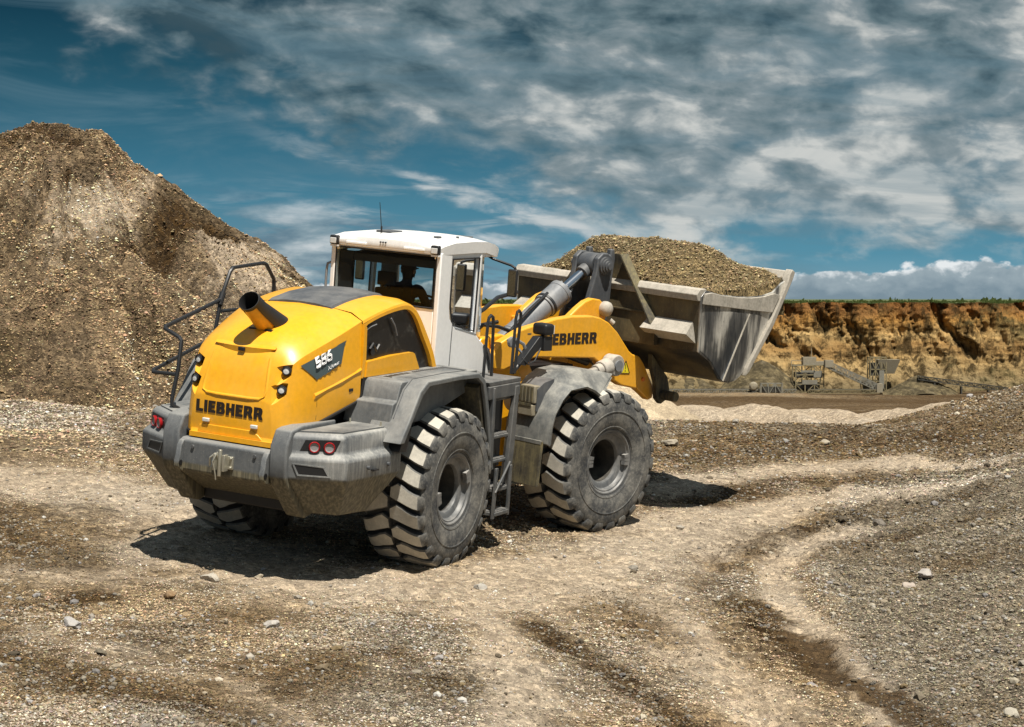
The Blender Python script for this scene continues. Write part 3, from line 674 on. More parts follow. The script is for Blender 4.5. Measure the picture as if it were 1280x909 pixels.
def pile_soil(X, Y):
    wx = X + .5 * fbm(X * .8, Y * .8, 3, 190); wy = Y + .7 * fbm(X * .8, Y * .8, 3, 191)
    dm = .95 * blob(wx, wy, -9.5, 42.7, .9, .7) + 1.1 * blob(wx, wy, -6.95, 41.0, .5, 1.6, -.12) + 1.1 * blob(wx, wy, -6.0, 42.5, .65, 1.1, -.2) + 1.2 * blob(wx, wy, -8.5, 41.5, .38, .38) + .8 * blob(wx, wy, -10.3, 42.2, 1.0, .35) + .5 * blob(wx, wy, -7.6, 37.8, 2.2, .4) + .55 * blob(wx, wy, -10.2, 39.6, 1.2, 1.0) + .6 * blob(wx, wy, -8.0, 42.8, .35, .9) + .5 * blob(wx, wy, -11, 40.6, .7, .7)
    pl = .9 * blob(wx, wy, -5.3, 41.0, 1.0, 1.4) + .8 * blob(wx, wy, -7.5, 42.2, .35, 1.2, -.25) + .55 * blob(wx, wy, -8.6, 39.6, .7, 1.5) + .7 * blob(wx, wy, -5.0, 43.2, .6, 1.4) + .6 * blob(wx, wy, -7.9, 40.6, .5, .8)
    return np.clip(dm * 1.0, 0, 1), np.clip(.5 * sstep(-X, 7.5, 10.5) * sstep(-Y, -42, -38), 0, 1), np.clip(pl, 0, .9)
pile = grid_obj('gravel_pile', px_, py_, pile_z(px_, py_), M['pile'], ('soil', np.stack(pile_soil(px_, py_), -1)))
tag(pile, 'tall brown gravel stockpile with eroded gullies rising behind the yellow machine', 'gravel pile')
rg = np.random.RandomState(21); n = 230000
xx = rg.uniform(-14, -2.5, n); yy = rg.uniform(33, 44, n); pz = pile_z(xx, yy); gz = hterr(xx, yy)
kp = (pz > gz + .02) & (rg.rand(n) < .35 + .75 * sstep(fbm(xx * .6, yy * .6, 3, 90), -.15, .3)); xx, yy, pz = xx[kp], yy[kp], pz[kp]
sz = np.clip(np.exp(rg.normal(math.log(.0125), .45, len(xx))), .007, .085)
o = stone_mesh('gravel_cover', np.stack([xx, yy, pz], -1), sz, np.clip(np.array([.43, .30, .175]) * (1 - .7 * np.clip(1.15 * pile_soil(xx, yy)[0] * (1 + fbm(xx * 1.5, yy * 1.5, 4, 77)) + .75 * sstep(fbm(xx * .7, yy * .7, 5, 78), .0, .22), 0, 1.1))[:, None] * (1 + .5 * pile_soil(xx, yy)[2])[:, None] * np.exp(rg.normal(.0, .5, (len(xx), 1)) + 1.1 * vnoise(np.arctan2(xx + 9.0, 43.6 - yy) * 34 + .6 * fbm(xx, yy, 3, 183), np.hypot(xx + 9, yy - 43.6) * .45, 184)[:, None] + .9 * fbm(xx * .8, yy * .8, 4, 185)[:, None]) * (1 + .06 * rg.randn(len(xx), 3)), .02, .7), rg, 0); o.parent = pile; tag(o, kind='stuff')

# low pale heap beyond the front wheel
hx, hy = np.meshgrid(np.arange(-3, 6.5, .07), np.arange(39, 50, .07))
hz = smax(cone(hx, hy, 1.6, 45, 1.75, .62, .5), cone(hx, hy, -.8, 44.5, 1.2, .55, .6), .3) + .08 * fbm(hx * 1.5, hy * 1.5, 4, 95) - .06 * np.abs(vnoise(hx * 4 + hy, hy * .8, 96)) * 2
heap = grid_obj('sand_heap', hx, hy, hz, M['sand'])
tag(heap, 'low pale sand heap with a smooth slope behind the front wheel', 'sand heap')

# ================================================================ quarry face, far side of the pit
def cliff_mat():
    m, nt, b = new_mat('quarry_face'); g = nt.nodes.new('ShaderNodeNewGeometry'); pos = g.outputs['Position']
    sp = nt.nodes.new('ShaderNodeSeparateXYZ'); lk(nt, pos, sp.inputs[0])
    wz = math_(nt, 'ADD', sp.outputs[2], math_(nt, 'MULTIPLY', math_(nt, 'SUBTRACT', noise(nt, pos, .09, 6, .6), .5), 7.))
    col = ramp(nt, mrange(nt, wz, -16, 3.5, 0, 1, False), [(0, (.15, .115, .06)), (.16, (.30, .23, .125)), (.36, (.50, .345, .155)), (.50, (.34, .205, .08)), (.60, (.56, .385, .17)), (.76, (.46, .25, .075)), (.88, (.30, .145, .05)), (.95, (.24, .11, .035)), (1, (.08, .05, .02))])
    st = noise(nt, mapping(nt, pos, (.05, .05, .9)), 1., 6, .65)
    col = mixc(nt, .55, col, mixc(nt, 1., col, ramp(nt, st, [(.32, (.5, .46, .42)), (.5, (1, 1, 1)), (.66, (1.5, 1.45, 1.35))]), 'MULTIPLY'))
    ver = noise(nt, mapping(nt, pos, (.45, .45, .07)), 1., 6, .68)
    col = mixc(nt, mrange(nt, ver, .45, .62, 0, .9), col, (.05, .034, .016))  # shadow of the crevices painted on as dark upright streaks
    veg = mrange(nt, noise(nt, mapping(nt, pos, (.08, .08, .16), (0, 0, 0), (7, 3, 1)), 1., 7, .7), .50, .62, 0, .8)
    veg = math_(nt, 'MULTIPLY', veg, mrange(nt, sp.outputs[0], 55, 100, .15, .9))
    col = mixc(nt, veg, col, (.085, .078, .035))
    lk(nt, col, b.inputs['Base Color']); b.inputs['Roughness'].default_value = 1; b.inputs['Specular IOR Level'].default_value = .05
    hh = math_(nt, 'ADD', noise(nt, pos, .5, 8, .7), math_(nt, 'MULTIPLY', ver, 1.5))
    bump(nt, b, hh, .9, 2.)
    return m
cx_ = np.concatenate([np.arange(-160, -60, 1.2), np.arange(-60, 150, .4), np.arange(150, 360, 1.2)]); ct = np.linspace(0, 1, 90)
CX, CT = np.meshgrid(cx_, ct)
tz = sstep(CT, 0, 1) * 0 + CT
CZ_ = -15.2 + CT * 17.6
out_ = 13 * np.clip(.42 - CT, 0, 1) ** 1.15 * 2.2 * (.6 + .9 * vnoise(CX * .05, CX * 0, 101) + .3)      # talus at the foot
gl = np.abs(fbm(CX * .055 + .5 * CT, CT * .7, 4, 102)); g2 = np.abs(fbm(CX * .20 + 1.6 * CT, CT * 1.1, 4, 103))
up_ = sstep(CT, .18, .5)
CY = 402 - out_ + (.35 + .65 * up_) * (-9 * fbm(CX * .035, CT * .35, 3, 104) + 30 * np.clip(.12 - gl, 0, 1) + 14 * np.clip(.09 - g2, 0, 1)) \
     - .9 * sstep(np.sin(CT * 17 + 3 * vnoise(CX * .04, CX * 0, 105)), -.2, .6) * (1 - CT) * up_ + 2.7 * fbm(CX * .42, CT * 1.7, 6, 106, .66) + .35 * fbm(CX * .12, CT * 16, 3, 108)
CY = CY + 6.5 * CT ** .8
ang_top = .25 * fbm(CX * .2, CX * 0, 3, 107)
CZ_ = CZ_ + ang_top * sstep(CT, .8, 1) * 2.4
cliff = grid_obj('quarry_cliff', CX, CY, CZ_, cliff_mat()); tag(cliff, kind='structure')
# plateau above it
def grass_mat():
    m, nt, b = new_mat('plateau_grass'); g = nt.nodes.new('ShaderNodeNewGeometry')
    n1 = noise(nt, g.outputs['Position'], .06, 7, .65)
    lk(nt, ramp(nt, n1, [(.35, (.045, .065, .018)), (.55, (.085, .105, .03)), (.7, (.14, .13, .05))]), b.inputs['Base Color']); b.inputs['Roughness'].default_value = 1
    return m
topY = CY[-1]; topZ = CZ_[-1]
offs = np.array([0, 1.5, 4, 10, 25, 60, 150, 400, 1000, 2500, 5500])
PX_ = np.repeat(cx_[None], len(offs), 0); PX_ = PX_ + (PX_ - 50) * (offs[:, None] / 5500.) * 14
PY_ = topY[None] * (1 - np.clip(offs[:, None] / 60, 0, 1)) + 404 * np.clip(offs[:, None] / 60, 0, 1) + offs[:, None]
PZ_ = topZ[None] * (1 - sstep(offs[:, None], 0, 25)) + (2.55 + 0 * offs[:, None]) * sstep(offs[:, None], 0, 25) + .25 * fbm(PX_ * .1, PY_ * .1, 3, 110) * (offs[:, None] > 0)
plateau = grid_obj('plateau_field', PX_, PY_, PZ_, grass_mat()); tag(plateau, kind='structure')
# rough growth along the rim
rr = np.random.RandomState(5); gmb_v = []; gmb_f = []
for k in range(5200):
    x = rr.uniform(-70, 150); i = int(np.clip(np.searchsorted(cx_, x), 0, len(cx_) - 1)); y = topY[i] + abs(rr.normal(.3, 5)); z = 2.35 + topZ[i] - 2.4 if y < topY[i] + 3 else 2.5
    hgt = .18 + .32 * rr.rand() ** 3 + (.9 * rr.rand() if rr.rand() < .03 else 0); wdt = hgt * rr.uniform(.4, 1.3)
    for q in range(5):
        a = rr.rand() * 6.28; c_, s_ = math.cos(a), math.sin(a); b0 = len(gmb_v); ox = rr.normal(0, wdt * .5); oy = rr.normal(0, wdt * .5); hh = hgt * rr.uniform(.5, 1.1)
        gmb_v += [(x + ox - c_ * wdt * .3, y + oy - s_ * wdt * .3, z - .1), (x + ox + c_ * wdt * .3, y + oy + s_ * wdt * .3, z - .1), (x + ox + c_ * wdt * .35 * rr.rand(), y + oy, z + hh), (x + ox - c_ * wdt * .3, y + oy, z + hh * .7)]
        gmb_f.append((b0, b0 + 1, b0 + 2, b0 + 3))
mbg = MB(); mbg.v = gmb_v; mbg.f = gmb_f; mbg.m = [0] * len(gmb_f)
M['scrub'] = flat('rim_scrub', (.05, .07, .02), 1., 0, .1)
og = mbg.build('undergrowth', M['scrub'], smooth=False); tag(og, 'low green scrub growing along the rim of the far quarry face', 'scrub', kind='stuff')

# ================================================================ plant on the pit floor (metres; about 395 m off)
M['fargrey'] = surf('galvanised_truss', (.19, .185, .155), .6, 0, .5, .8, 0, .2, 0, .1, (.16, .13, .08))
M['farpale'] = surf('pale_plant_panel', (.25, .225, .17), .6, 0, .55, .9, .2, .2, 0, .1, (.22, .18, .11))
M['fardark'] = flat('dark_plant_steel', (.05, .048, .04), .7)
M['farrust'] = flat('brown_plant_steel', (.20, .165, .09), .8)
PF = -14.4
def frame_box(mb, x0, x1, y0, y1, z0, z1, r=.12, nx=2, nz=2, brace=True):
    for y in (y0, y1):
        for i in range(nx + 1):
            x = x0 + (x1 - x0) * i / nx; mb.tube([(x, y, z0), (x, y, z1)], r, 4)
        for k in range(nz + 1):
            z = z0 + (z1 - z0) * k / nz; mb.tube([(x0, y, z), (x1, y, z)], r, 4)
        if brace:
            for i in range(nx):
                a = x0 + (x1 - x0) * i / nx; b = x0 + (x1 - x0) * (i + 1) / nx
                for k in range(nz):
                    c = z0 + (z1 - z0) * k / nz; d = z0 + (z1 - z0) * (k + 1) / nz
                    mb.tube([(a, y, c), (b, y, d)] if (i + k) % 2 else [(a, y, d), (b, y, c)], r * .7, 4)
    for x in (x0, x1):
        for z in (z0, z1): mb.tube([(x, y0, z), (x, y1, z)], r, 4)
    return mb
# screening tower
t = empty('screening_tower', Matrix.Translation((55, 394, PF))); tag(t, 'dark screening tower with stacked decks and a pale control box on the pit floor', 'screening plant')
frame_box(MB(), -2.6, 2.6, -2.2, 2.2, 0, 5.2, .13, 3, 3).build('frame', M['farrust'], t)
MB().box(-2.3, 1.6, -1.9, 1.9, .9, 2.0).box(-2.4, 2.2, -1.9, 1.9, 2.9, 3.9).build('screen_deck', M['fardark'], t)
MB().box(-1.4, 1.4, -2.35, -2.25, 1.7, 2.5).box(.7, 2.3, -2.35, -2.25, 3.0, 4.2).box(-1.6, .9, -2.35, -2.25, 3.9, 4.3).build('cover_panel', M['fargrey'], t)
MB().box(-1.1, 1.3, -1.3, 1.3, 5.2, 6.7).build('control_box', M['farpale'], t)
MB().box(1.0, 3.2, -1.0, 1.0, 5.1, 5.9).build('discharge_chute', M['farpale'], t)
MB().tube([(-3.4, -2.3, 5.2), (-1.4, -2.3, 5.2)], .08, 4).tube([(-3.4, -2.3, 6.1), (-1.4, -2.3, 6.1)], .08, 4).tube([(-3.4, -2.3, 5.2), (-3.4, -2.3, 6.1)], .08, 4).build('railing', M['farpale'], t)
MB().tube([(.6, 0, 6.7), (.6, 0, 8.4)], .06, 4).build('mast', M['farpale'], t)
# inclined lattice conveyor from the tower down to the hopper
def lattice(mb, p0, p1, w, h, n, r):
    p0, p1 = Vector(p0), Vector(p1); up = Vector((0, 0, h))
    for y in (-w, w):
        o = Vector((0, y, 0)); mb.tube([p0 + o, p1 + o], r, 4); mb.tube([p0 + o + up, p1 + o + up], r, 4)
        for i in range(n):
            a = p0.lerp(p1, i / n) + o; b = p0.lerp(p1, (i + 1) / n) + o
            mb.tube([a, b + up] if i % 2 else [a + up, b], r * .8, 4); mb.tube([a, a + up], r * .7, 4)
    return mb
t = empty('inclined_conveyor', Matrix.Translation((62.5, 391, PF))); tag(t, 'pale lattice conveyor sloping down from the screening tower to the feed hopper', 'conveyor')
lattice(MB(), (-4.6, 0, 4.9), (5.0, 0, .5), .8, 1.25, 17, .11).build('lattice_girder', M['fargrey'], t)
MB().prism([(-4.6, 5.1), (5.0, .7), (5.0, .82), (-4.6, 5.22)], 'y', -.6, .6).build('belt', M['fardark'], t)
MB().box(-4.9, -3.4, -1, 1, 4.9, 6.2).build('head_frame', M['farpale'], t)
MB().box(4.6, 5.7, -1.1, 1.1, .3, 1.9).build('tail_box', M['farpale'], t)
# feed hopper on its stand
t = empty('feed_hopper', Matrix.Translation((70, 396, PF))); tag(t, 'pale funnel shaped feed hopper on a dark stand, beside a small dark spoil cone', 'hopper')
MB().loft([[(-1.2, -1, 3.6), (1.2, -1, 3.6), (1.2, 1, 3.6), (-1.2, 1, 3.6)], [(-2.0, -1.7, 6.2), (2.2, -1.7, 6.2), (2.2, 1.7, 6.2), (-2.0, 1.7, 6.2)]]).build('funnel', M['farpale'], t)
frame_box(MB(), -3.4, -.4, -1.5, 1.5, 0, 6.6, .12, 3, 3, True).build('stand', M['farrust'], t)
MB().box(-3.2, -1.0, -1.3, 1.3, 3.2, 5.6).build('crusher_box', M['fardark'], t)
MB().box(-1.7, -.8, -1.62, -1.5, .8, 4.2).build('ladder_panel', M['fargrey'], t)
# long low belt conveyor along the floor
t = empty('belt_conveyor', Matrix.Translation((38, 388, PF))); tag(t, 'long low belt conveyor running along the pit floor under the raised bucket', 'conveyor')
lattice(MB(), (-14, 0, .15), (14, 0, .15), .5, .75, 34, .09).build('conveyor_frame', M['fargrey'], t)
MB().box(-14, 14, -.5, .5, .92, 1.04).build('belt', M['fardark'], t)
for i in range(12): MB().box(-13.5 + i * 2.4, -13.2 + i * 2.4, -.5, .5, -.3, .15).build('support', M['fardark'], t)
t = empty('drive_station', Matrix.Translation((47, 386.5, PF))); tag(t, 'low drive station with a railed frame and a white tank at the conveyor end', 'drive station')
frame_box(MB(), -1.7, 2.2, -.8, .8, 0, 2.1, .1, 3, 1, True).build('frame', M['fargrey'], t)
MB().box(-1.4, 2.0, -.6, .6, .5, 1.5).build('motor_housing', M['fardark'], t)
m_ = MB()
m_.lathe([(0, -.7), (.55, -.6), (.8, -.25), (.8, .25), (.55, .6), (0, .7)], 16, (-3.0, 0, 1.6)); m_.build('tank', M['farpale'], t)
MB().box(-3.3, -2.7, -.4, .4, -.2, .85).build('tank_stand', M['fardark'], t)
# second low belt between tower and hopper
t = empty('transfer_belt', Matrix.Translation((60, 387, PF))); tag(t, 'dark transfer belt lying on the floor in front of the screening tower', 'conveyor')
lattice(MB(), (-6, 0, .3), (6.4, 0, .3), .5, .6, 16, .09).build('conveyor_frame', M['farrust'], t)
MB().box(-6, 6.4, -.4, .4, .95, 1.05).build('belt', M['fardark'], t)
# screens, walkways and belts that make the plant read darker and longer
t = empty('stacker_conveyor', Matrix.Translation((84, 392, PF))); tag(t, 'dark low stacker conveyor rising gently to the right of the feed hopper', 'conveyor')
lattice(MB(), (-9, 0, 2.6), (9, 0, .2), .6, .7, 22, .09).build('conveyor_frame', M['fardark'], t); MB().prism([(-9, 3.2), (9, .8), (9, .9), (-9, 3.3)], 'y', -.5, .5).build('belt', M['farrust'], t)
for x in (-6, -1, 4): MB().box(x - .12, x + .12, -.6, .6, -.3, 2.4 - (x + 9) * .133).build('support', M['fardark'], t)
# spoil cones
def spoil(name, cx, cy, rad, hgt, lab, sd):
    X, Y = np.meshgrid(np.arange(-rad * 1.1, rad * 1.1, .5), np.arange(-rad * 1.1, rad * 1.1, .5))
    Z = hgt - hgt / rad * (np.sqrt(X ** 2 + Y ** 2 + .6) - .7) + .7 * fbm(X * .35, Y * .35, 4, sd)
    o = grid_obj('spoil_cone', X, Y, np.maximum(Z, -1.2), M['spoil']); o.location = (cx, cy, PF); tag(o, lab, 'spoil heap', 'spoil cones in the pit')
spoil('s', 46.5, 397, 8.5, 6.2, 'largest dark spoil cone, left of the screening tower', 120)
spoil('s', 75.5, 394, 6.5, 3.2, 'low dark spoil cone right of the feed hopper', 121)
spoil('s', 34.5, 398, 5.5, 2.8, 'small dark spoil cone half hidden under the bucket', 122)

# ================================================================ single rocks one can pick out on the track
ROCKS = [(213, (-3.56, 22.05), .075, (.26, .15, .06), 'rust brown stone on the pale track behind the rear bumper'),
         (126, (-3.75, 19.28), .06, (.10, .08, .05), 'dark brown stone on grey gravel, lower left of the track'),
         (262, (-3.28, 22.95), .095, (.55, .50, .42), 'flat pale slab lying at the edge of the machine shadow'),
         (338, (-2.40, 20.99), .085, (.52, .48, .44), 'pale flat stone among dark damp gravel'),
         (404, (-1.71, 19.12), .075, (.17, .12, .06), 'dark ochre stone on the damp strip at the bottom'),
         (601, (-.35, 23.5), .06, (.55, .52, .47), 'whitish stone in front of the rear right tyre'),
         (90, (-4.22, 20.27), .10, (.45, .43, .42), 'flat bluish white stone at the left on bare soil'),
         (325, (-2.75, 23.05), .05, (.45, .38, .28), 'small tan stone at the rim of the machine shadow'),
         (1137, (4.62, 24.57), .09, (.50, .42, .36), 'pinkish stone, left one of two on the grey bank'),
         (1158, (4.85, 24.78), .11, (.50, .46, .43), 'larger pale stone, right one of two on the grey bank'),
         (1266, (4.56, 19.23), .075, (.48, .44, .36), 'pale stone low on the grey bank near the bottom corner'),
         (1016, (2.93, 20.59), .05, (.30, .27, .27), 'blue grey stone beside the wheel rut'),
         (1098, (4.91, 28.36), .11, (.14, .12, .10), 'dark rock where the pale track meets the bank'),
         (1030, (5.59, 37.95), .14, (.42, .36, .27), 'tan boulder on the far brown ridge'),
         (840, (2.73, 36.19), .17, (.45, .39, .30), 'pale boulder near the front wheel by the sand heap')]
v0, f0 = ico(3)
for k, (sd, (x, y), s, colr, lab) in enumerate(ROCKS):
    r_ = np.random.RandomState(sd); ph = r_.rand(3, 3) * 9
    v = v0.copy(); d = 1 + .22 * np.sin(v0 @ (r_.randn(3, 3) * 1.7) + ph[0]).sum(1) * .5 + .08 * np.sin(v0 @ (r_.randn(3, 3) * 5) + ph[1]).sum(1) * .5
    for _ in range(7):      # split faces
        nrm = r_.randn(3); nrm /= np.linalg.norm(nrm); h = v @ nrm; lim = r_.uniform(.55, .85); v = v - np.outer(np.clip(h - lim, 0, 9), nrm)
    v = v * d[:, None] * np.array([s * r_.uniform(.9, 1.3), s * r_.uniform(.7, 1.), s * r_.uniform(.5, .75)])
    mb = MB(); mb.add([tuple(p) for p in v], [tuple(q) for q in f0])
    o = mb.build('rock', surf('rock_%d' % sd, tuple(q * .72 for q in colr), .9, 0, .15, 18, 0, .25, 0, .15, (.42, .37, .29), .4, 120), ang=22)
    o.location = (x, y, float(ground_z(np.array([x]), np.array([y]))[0]) + s * .28); o.rotation_euler = (0, 0, r_.rand() * 6)
    tag(o, lab, 'rock', 'loose rocks on the ground')
# ================================================================ the wheel loader (x forward, y left, z up, from the ground under the rear axle)
RW = Matrix(((0.43881, -0.895491, 0.074438, -2.131301), (0.897479, 0.432668, -0.085609, 25.284079), (0.044455, 0.104372, 0.993544, 0.121133), (0, 0, 0, 1)))
L = empty('wheel_loader', RW); tag(L, 'large yellow wheel loader with white cab carrying a full bucket across the gravel', 'wheel loader')

# ---------------------------------------------------------------- wheels
TR = .935
def make_tyre(parent):
    mb = MB(); R0 = TR - .085
    prof = [(.415, -.30), (.43, -.345), (.50, -.372), (.60, -.392), (.70, -.396), (.79, -.385), (.835, -.365), (R0 - .012, -.33), (R0, -.2), (R0, .2), (R0 - .012, .33), (.835, .365), (.79, .385), (.70, .396), (.60, .392), (.50, .372), (.43, .345), (.415, .30), (.40, 0)]
    mb.lathe(prof + [prof[0]], 72)
    NL = 23; P = 2 * math.pi / NL
    # lug: stations across the width: (y, top radius, base radius, shift along the tread in pitches, half width in pitches)
    st = [(.014, TR + .004, R0 - .01, .00, .27), (.09, TR + .004, R0 - .01, -.04, .41), (.16, TR + .002, R0 - .01, .06, .40), (.23, TR, R0 - .01, .20, .375), (.30, TR - .006, R0 - .02, .30, .365), (.352, TR - .020, R0 - .03, .35, .36), (.380, TR - .060, .80, .375, .345), (.391, TR - .105, .79, .38, .31), (.393, TR - .135, .775, .38, .25)]
    rr = random.Random(4)
    for side in (1, -1):
        for k in range(NL):
            a0 = k * P + (P * .5 if side < 0 else 0) + rr.uniform(-.01, .01); rings = []
            for i, (y, rt, rb, sh, hw) in enumerate(st):
                jl = rr.uniform(-.008, .002) if i == 0 else jl; c = a0 + sh * P; e = .045 * P * 1.4; jit = jl + rr.uniform(-.003, .003)
                rt2 = rt + jit; yt = y; yb = y if i < 6 else y - .02
                def pt(a, r, yy): return (r * math.cos(a), side * yy, r * math.sin(a))
                if i < 6:
                    ring = [pt(c - hw * P, rb, yb), pt(c - hw * P, rt2 - .018, yt), pt(c - hw * P + e, rt2, yt), pt(c + hw * P - e, rt2, yt), pt(c + hw * P, rt2 - .018, yt), pt(c + hw * P, rb, yb)]
                else:
                    ring = [pt(c - hw * P, rt2, y - .05), pt(c - hw * P, rt2, y - .006), pt(c - hw * P + e, rt2, yt), pt(c + hw * P - e, rt2, yt), pt(c + hw * P, rt2, y - .006), pt(c + hw * P, rt2, y - .05)]
                rings.append(ring)
            mb.loft(rings, True)
    # raised rings on the side wall
    for s in (-1, 1):
        mb.lathe([(.44, s * .335), (.452, s * .362), (.470, s * .368), (.48, s * .360)], 64)
        mb.lathe([(.655, s * .388), (.663, s * .402), (.673, s * .402), (.681, s * .388)], 64)
    return mb.build('tyre', M['tyre'], parent, ang=30)
def make_rim(parent):
    mb = MB()
    mb.lathe([(.405, -.28), (.432, -.318), (.432, -.332), (.420, -.345), (.404, -.342), (.396, -.325), (.388, -.318), (.380, -.322), (.372, -.318), (.366, -.290), (.352, -.268), (.335, -.262), (.305, -.258), (.285, -.245), (.278, -.225), (.277, -.20)], 64)
    mb.lathe([(.405, .28), (.432, .318), (.432, .332), (.404, .342), (.372, .318), (.35, .262), (.318, .235), (.28, .18)], 48)
    for a in (195, 20):
        for da in (-7, 0, 7):
            c = math.cos(R_(a + da)); s = math.sin(R_(a + da))
            mb.loft([[(c * r + s * q, y, s * r - c * q) for q, y in ((-.028, -.345), (.028, -.345), (.028, -.29), (-.028, -.29))] for r in (.315, .36, .398)])
    return mb.build('rim', M['rim'], parent, ang=30)
def make_wheel():
    mb = MB()
    mb.lathe([(.277, -.20), (.274, -.05), (.270, .14), (.24, .15), (.22, .10), (.16, .09), (.15, .03), (.08, .02), (0, .02)], 40)  # barrel in near black: the shade inside the rim is painted in
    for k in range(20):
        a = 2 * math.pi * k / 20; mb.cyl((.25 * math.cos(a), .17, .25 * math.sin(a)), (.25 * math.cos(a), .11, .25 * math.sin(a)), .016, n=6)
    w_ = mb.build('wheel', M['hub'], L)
    make_tyre(w_); make_rim(w_)
    return w_
wheel0 = make_wheel()
TRACK = 1.215; HUB = .895
def place_wheel(x, y, front, spin, flip):
    m = Matrix.Translation((0, 0, 0))
    if front:
        p = front_xf((x, y, HUB)); m = Matrix.Translation(p) @ Matrix.Rotation(-ART, 4, 'Z')
    else: m = Matrix.Translation((x, y, HUB))
    if flip: m = m @ Matrix.Rotation(math.pi, 4, 'Z')
    return m @ Matrix.Rotation(spin, 4, 'Y')
for i, (x, y, fr, spn, fl) in enumerate(((0, -TRACK, 0, .05, 0), (0, TRACK, 0, 1.3, 1), (3.9, -TRACK, 1, .33, 0), (3.9, TRACK, 1, 2.1, 1))):
    w_ = wheel0
    if i:
        w_ = wheel0.copy(); COL.objects.link(w_); w_.parent = L
        for ch in list(wheel0.children):
            c_ = ch.copy(); COL.objects.link(c_); c_.parent = w_
    w_.matrix_local = place_wheel(x, y, fr, spn, fl)

# ---------------------------------------------------------------- rear chassis
mb = MB(); mb.box(-2.0, 2.1, -.55, .55, .75, 1.6).box(-.25, .25, -.95, .95, .70, 1.1).box(1.2, 2.0, -.8, .8, .7, 1.9)
mb.box(-1.9, .9, -.66, .66, 1.45, 2.12)
mb.build('chassis', M['blackp'], L, bevel=.02)

# ---------------------------------------------------------------- counterweight
mb = MB()
wing = [[(-1.05, -.79, 1.70), (-2.35, -.79, 1.70), (-2.03, -1.235, 1.70), (-1.05, -1.31, 1.70)],
        [(-1.05, -.79, 1.655), (-2.395, -.79, 1.655), (-2.075, -1.26, 1.655), (-1.05, -1.33, 1.655)],
        [(-1.05, -.79, 1.50), (-2.405, -.79, 1.50), (-2.085, -1.265, 1.50), (-1.06, -1.34, 1.50)],
        [(-1.05, -.79, 1.43), (-2.46, -.79, 1.43), (-2.135, -1.335, 1.43), (-1.08, -1.42, 1.43)],
        [(-1.05, -.79, 1.215), (-2.455, -.79, 1.215), (-2.125, -1.335, 1.215), (-1.05, -1.41, 1.225)],
        [(-1.08, -.79, 1.175), (-2.43, -.79, 1.175), (-2.10, -1.315, 1.175), (-1.06, -1.385, 1.18)],
        [(-1.35, -.79, .78), (-2.04, -.79, .78), (-1.88, -1.12, .775), (-1.42, -1.20, .775)]]
mb.loft(wing)
mb.mirror()
# uprights beside the tail plate
up_r = MB().prism([(-2.45, 1.12), (-2.50, 1.22), (-2.50, 1.55), (-2.41, 1.72), (-2.20, 1.76), (-1.5, 1.76), (-1.5, .85), (-2.02, .72), (-2.10, .74)], 'y', -.80, -.585); up_r.mirror()
k0 = len(mb.v); mb.v += up_r.v; mb.f += [[i + k0 for i in f] for f in up_r.f]; mb.m += up_r.m
# centre block
mb.prism([(-2.49, 1.13), (-2.49, 1.46), (-2.44, 1.49), (-1.6, 1.49), (-1.6, .8), (-1.95, .84)], 'y', -.583, .583)
CWT = mb.build('counterweight', M['cw'], L, bevel=.022, seg=3)
# grip plates on top of the wings
for s in (-1, 1):
    mb = MB(); mb.prism([(-1.2, s * .82), (-2.28, s * .82), (-2.0, s * 1.195), (-1.1, s * 1.265)], 'z', 1.702, 1.716); mb.build('grip_plate', M['grey'], CWT)
    for x, y in ((-1.30, .86), (-1.24, 1.22)): MB().cyl((x, s * y, 1.70), (x, s * y, 1.765), .012, n=8).build('bolt', M['galv'], CWT)
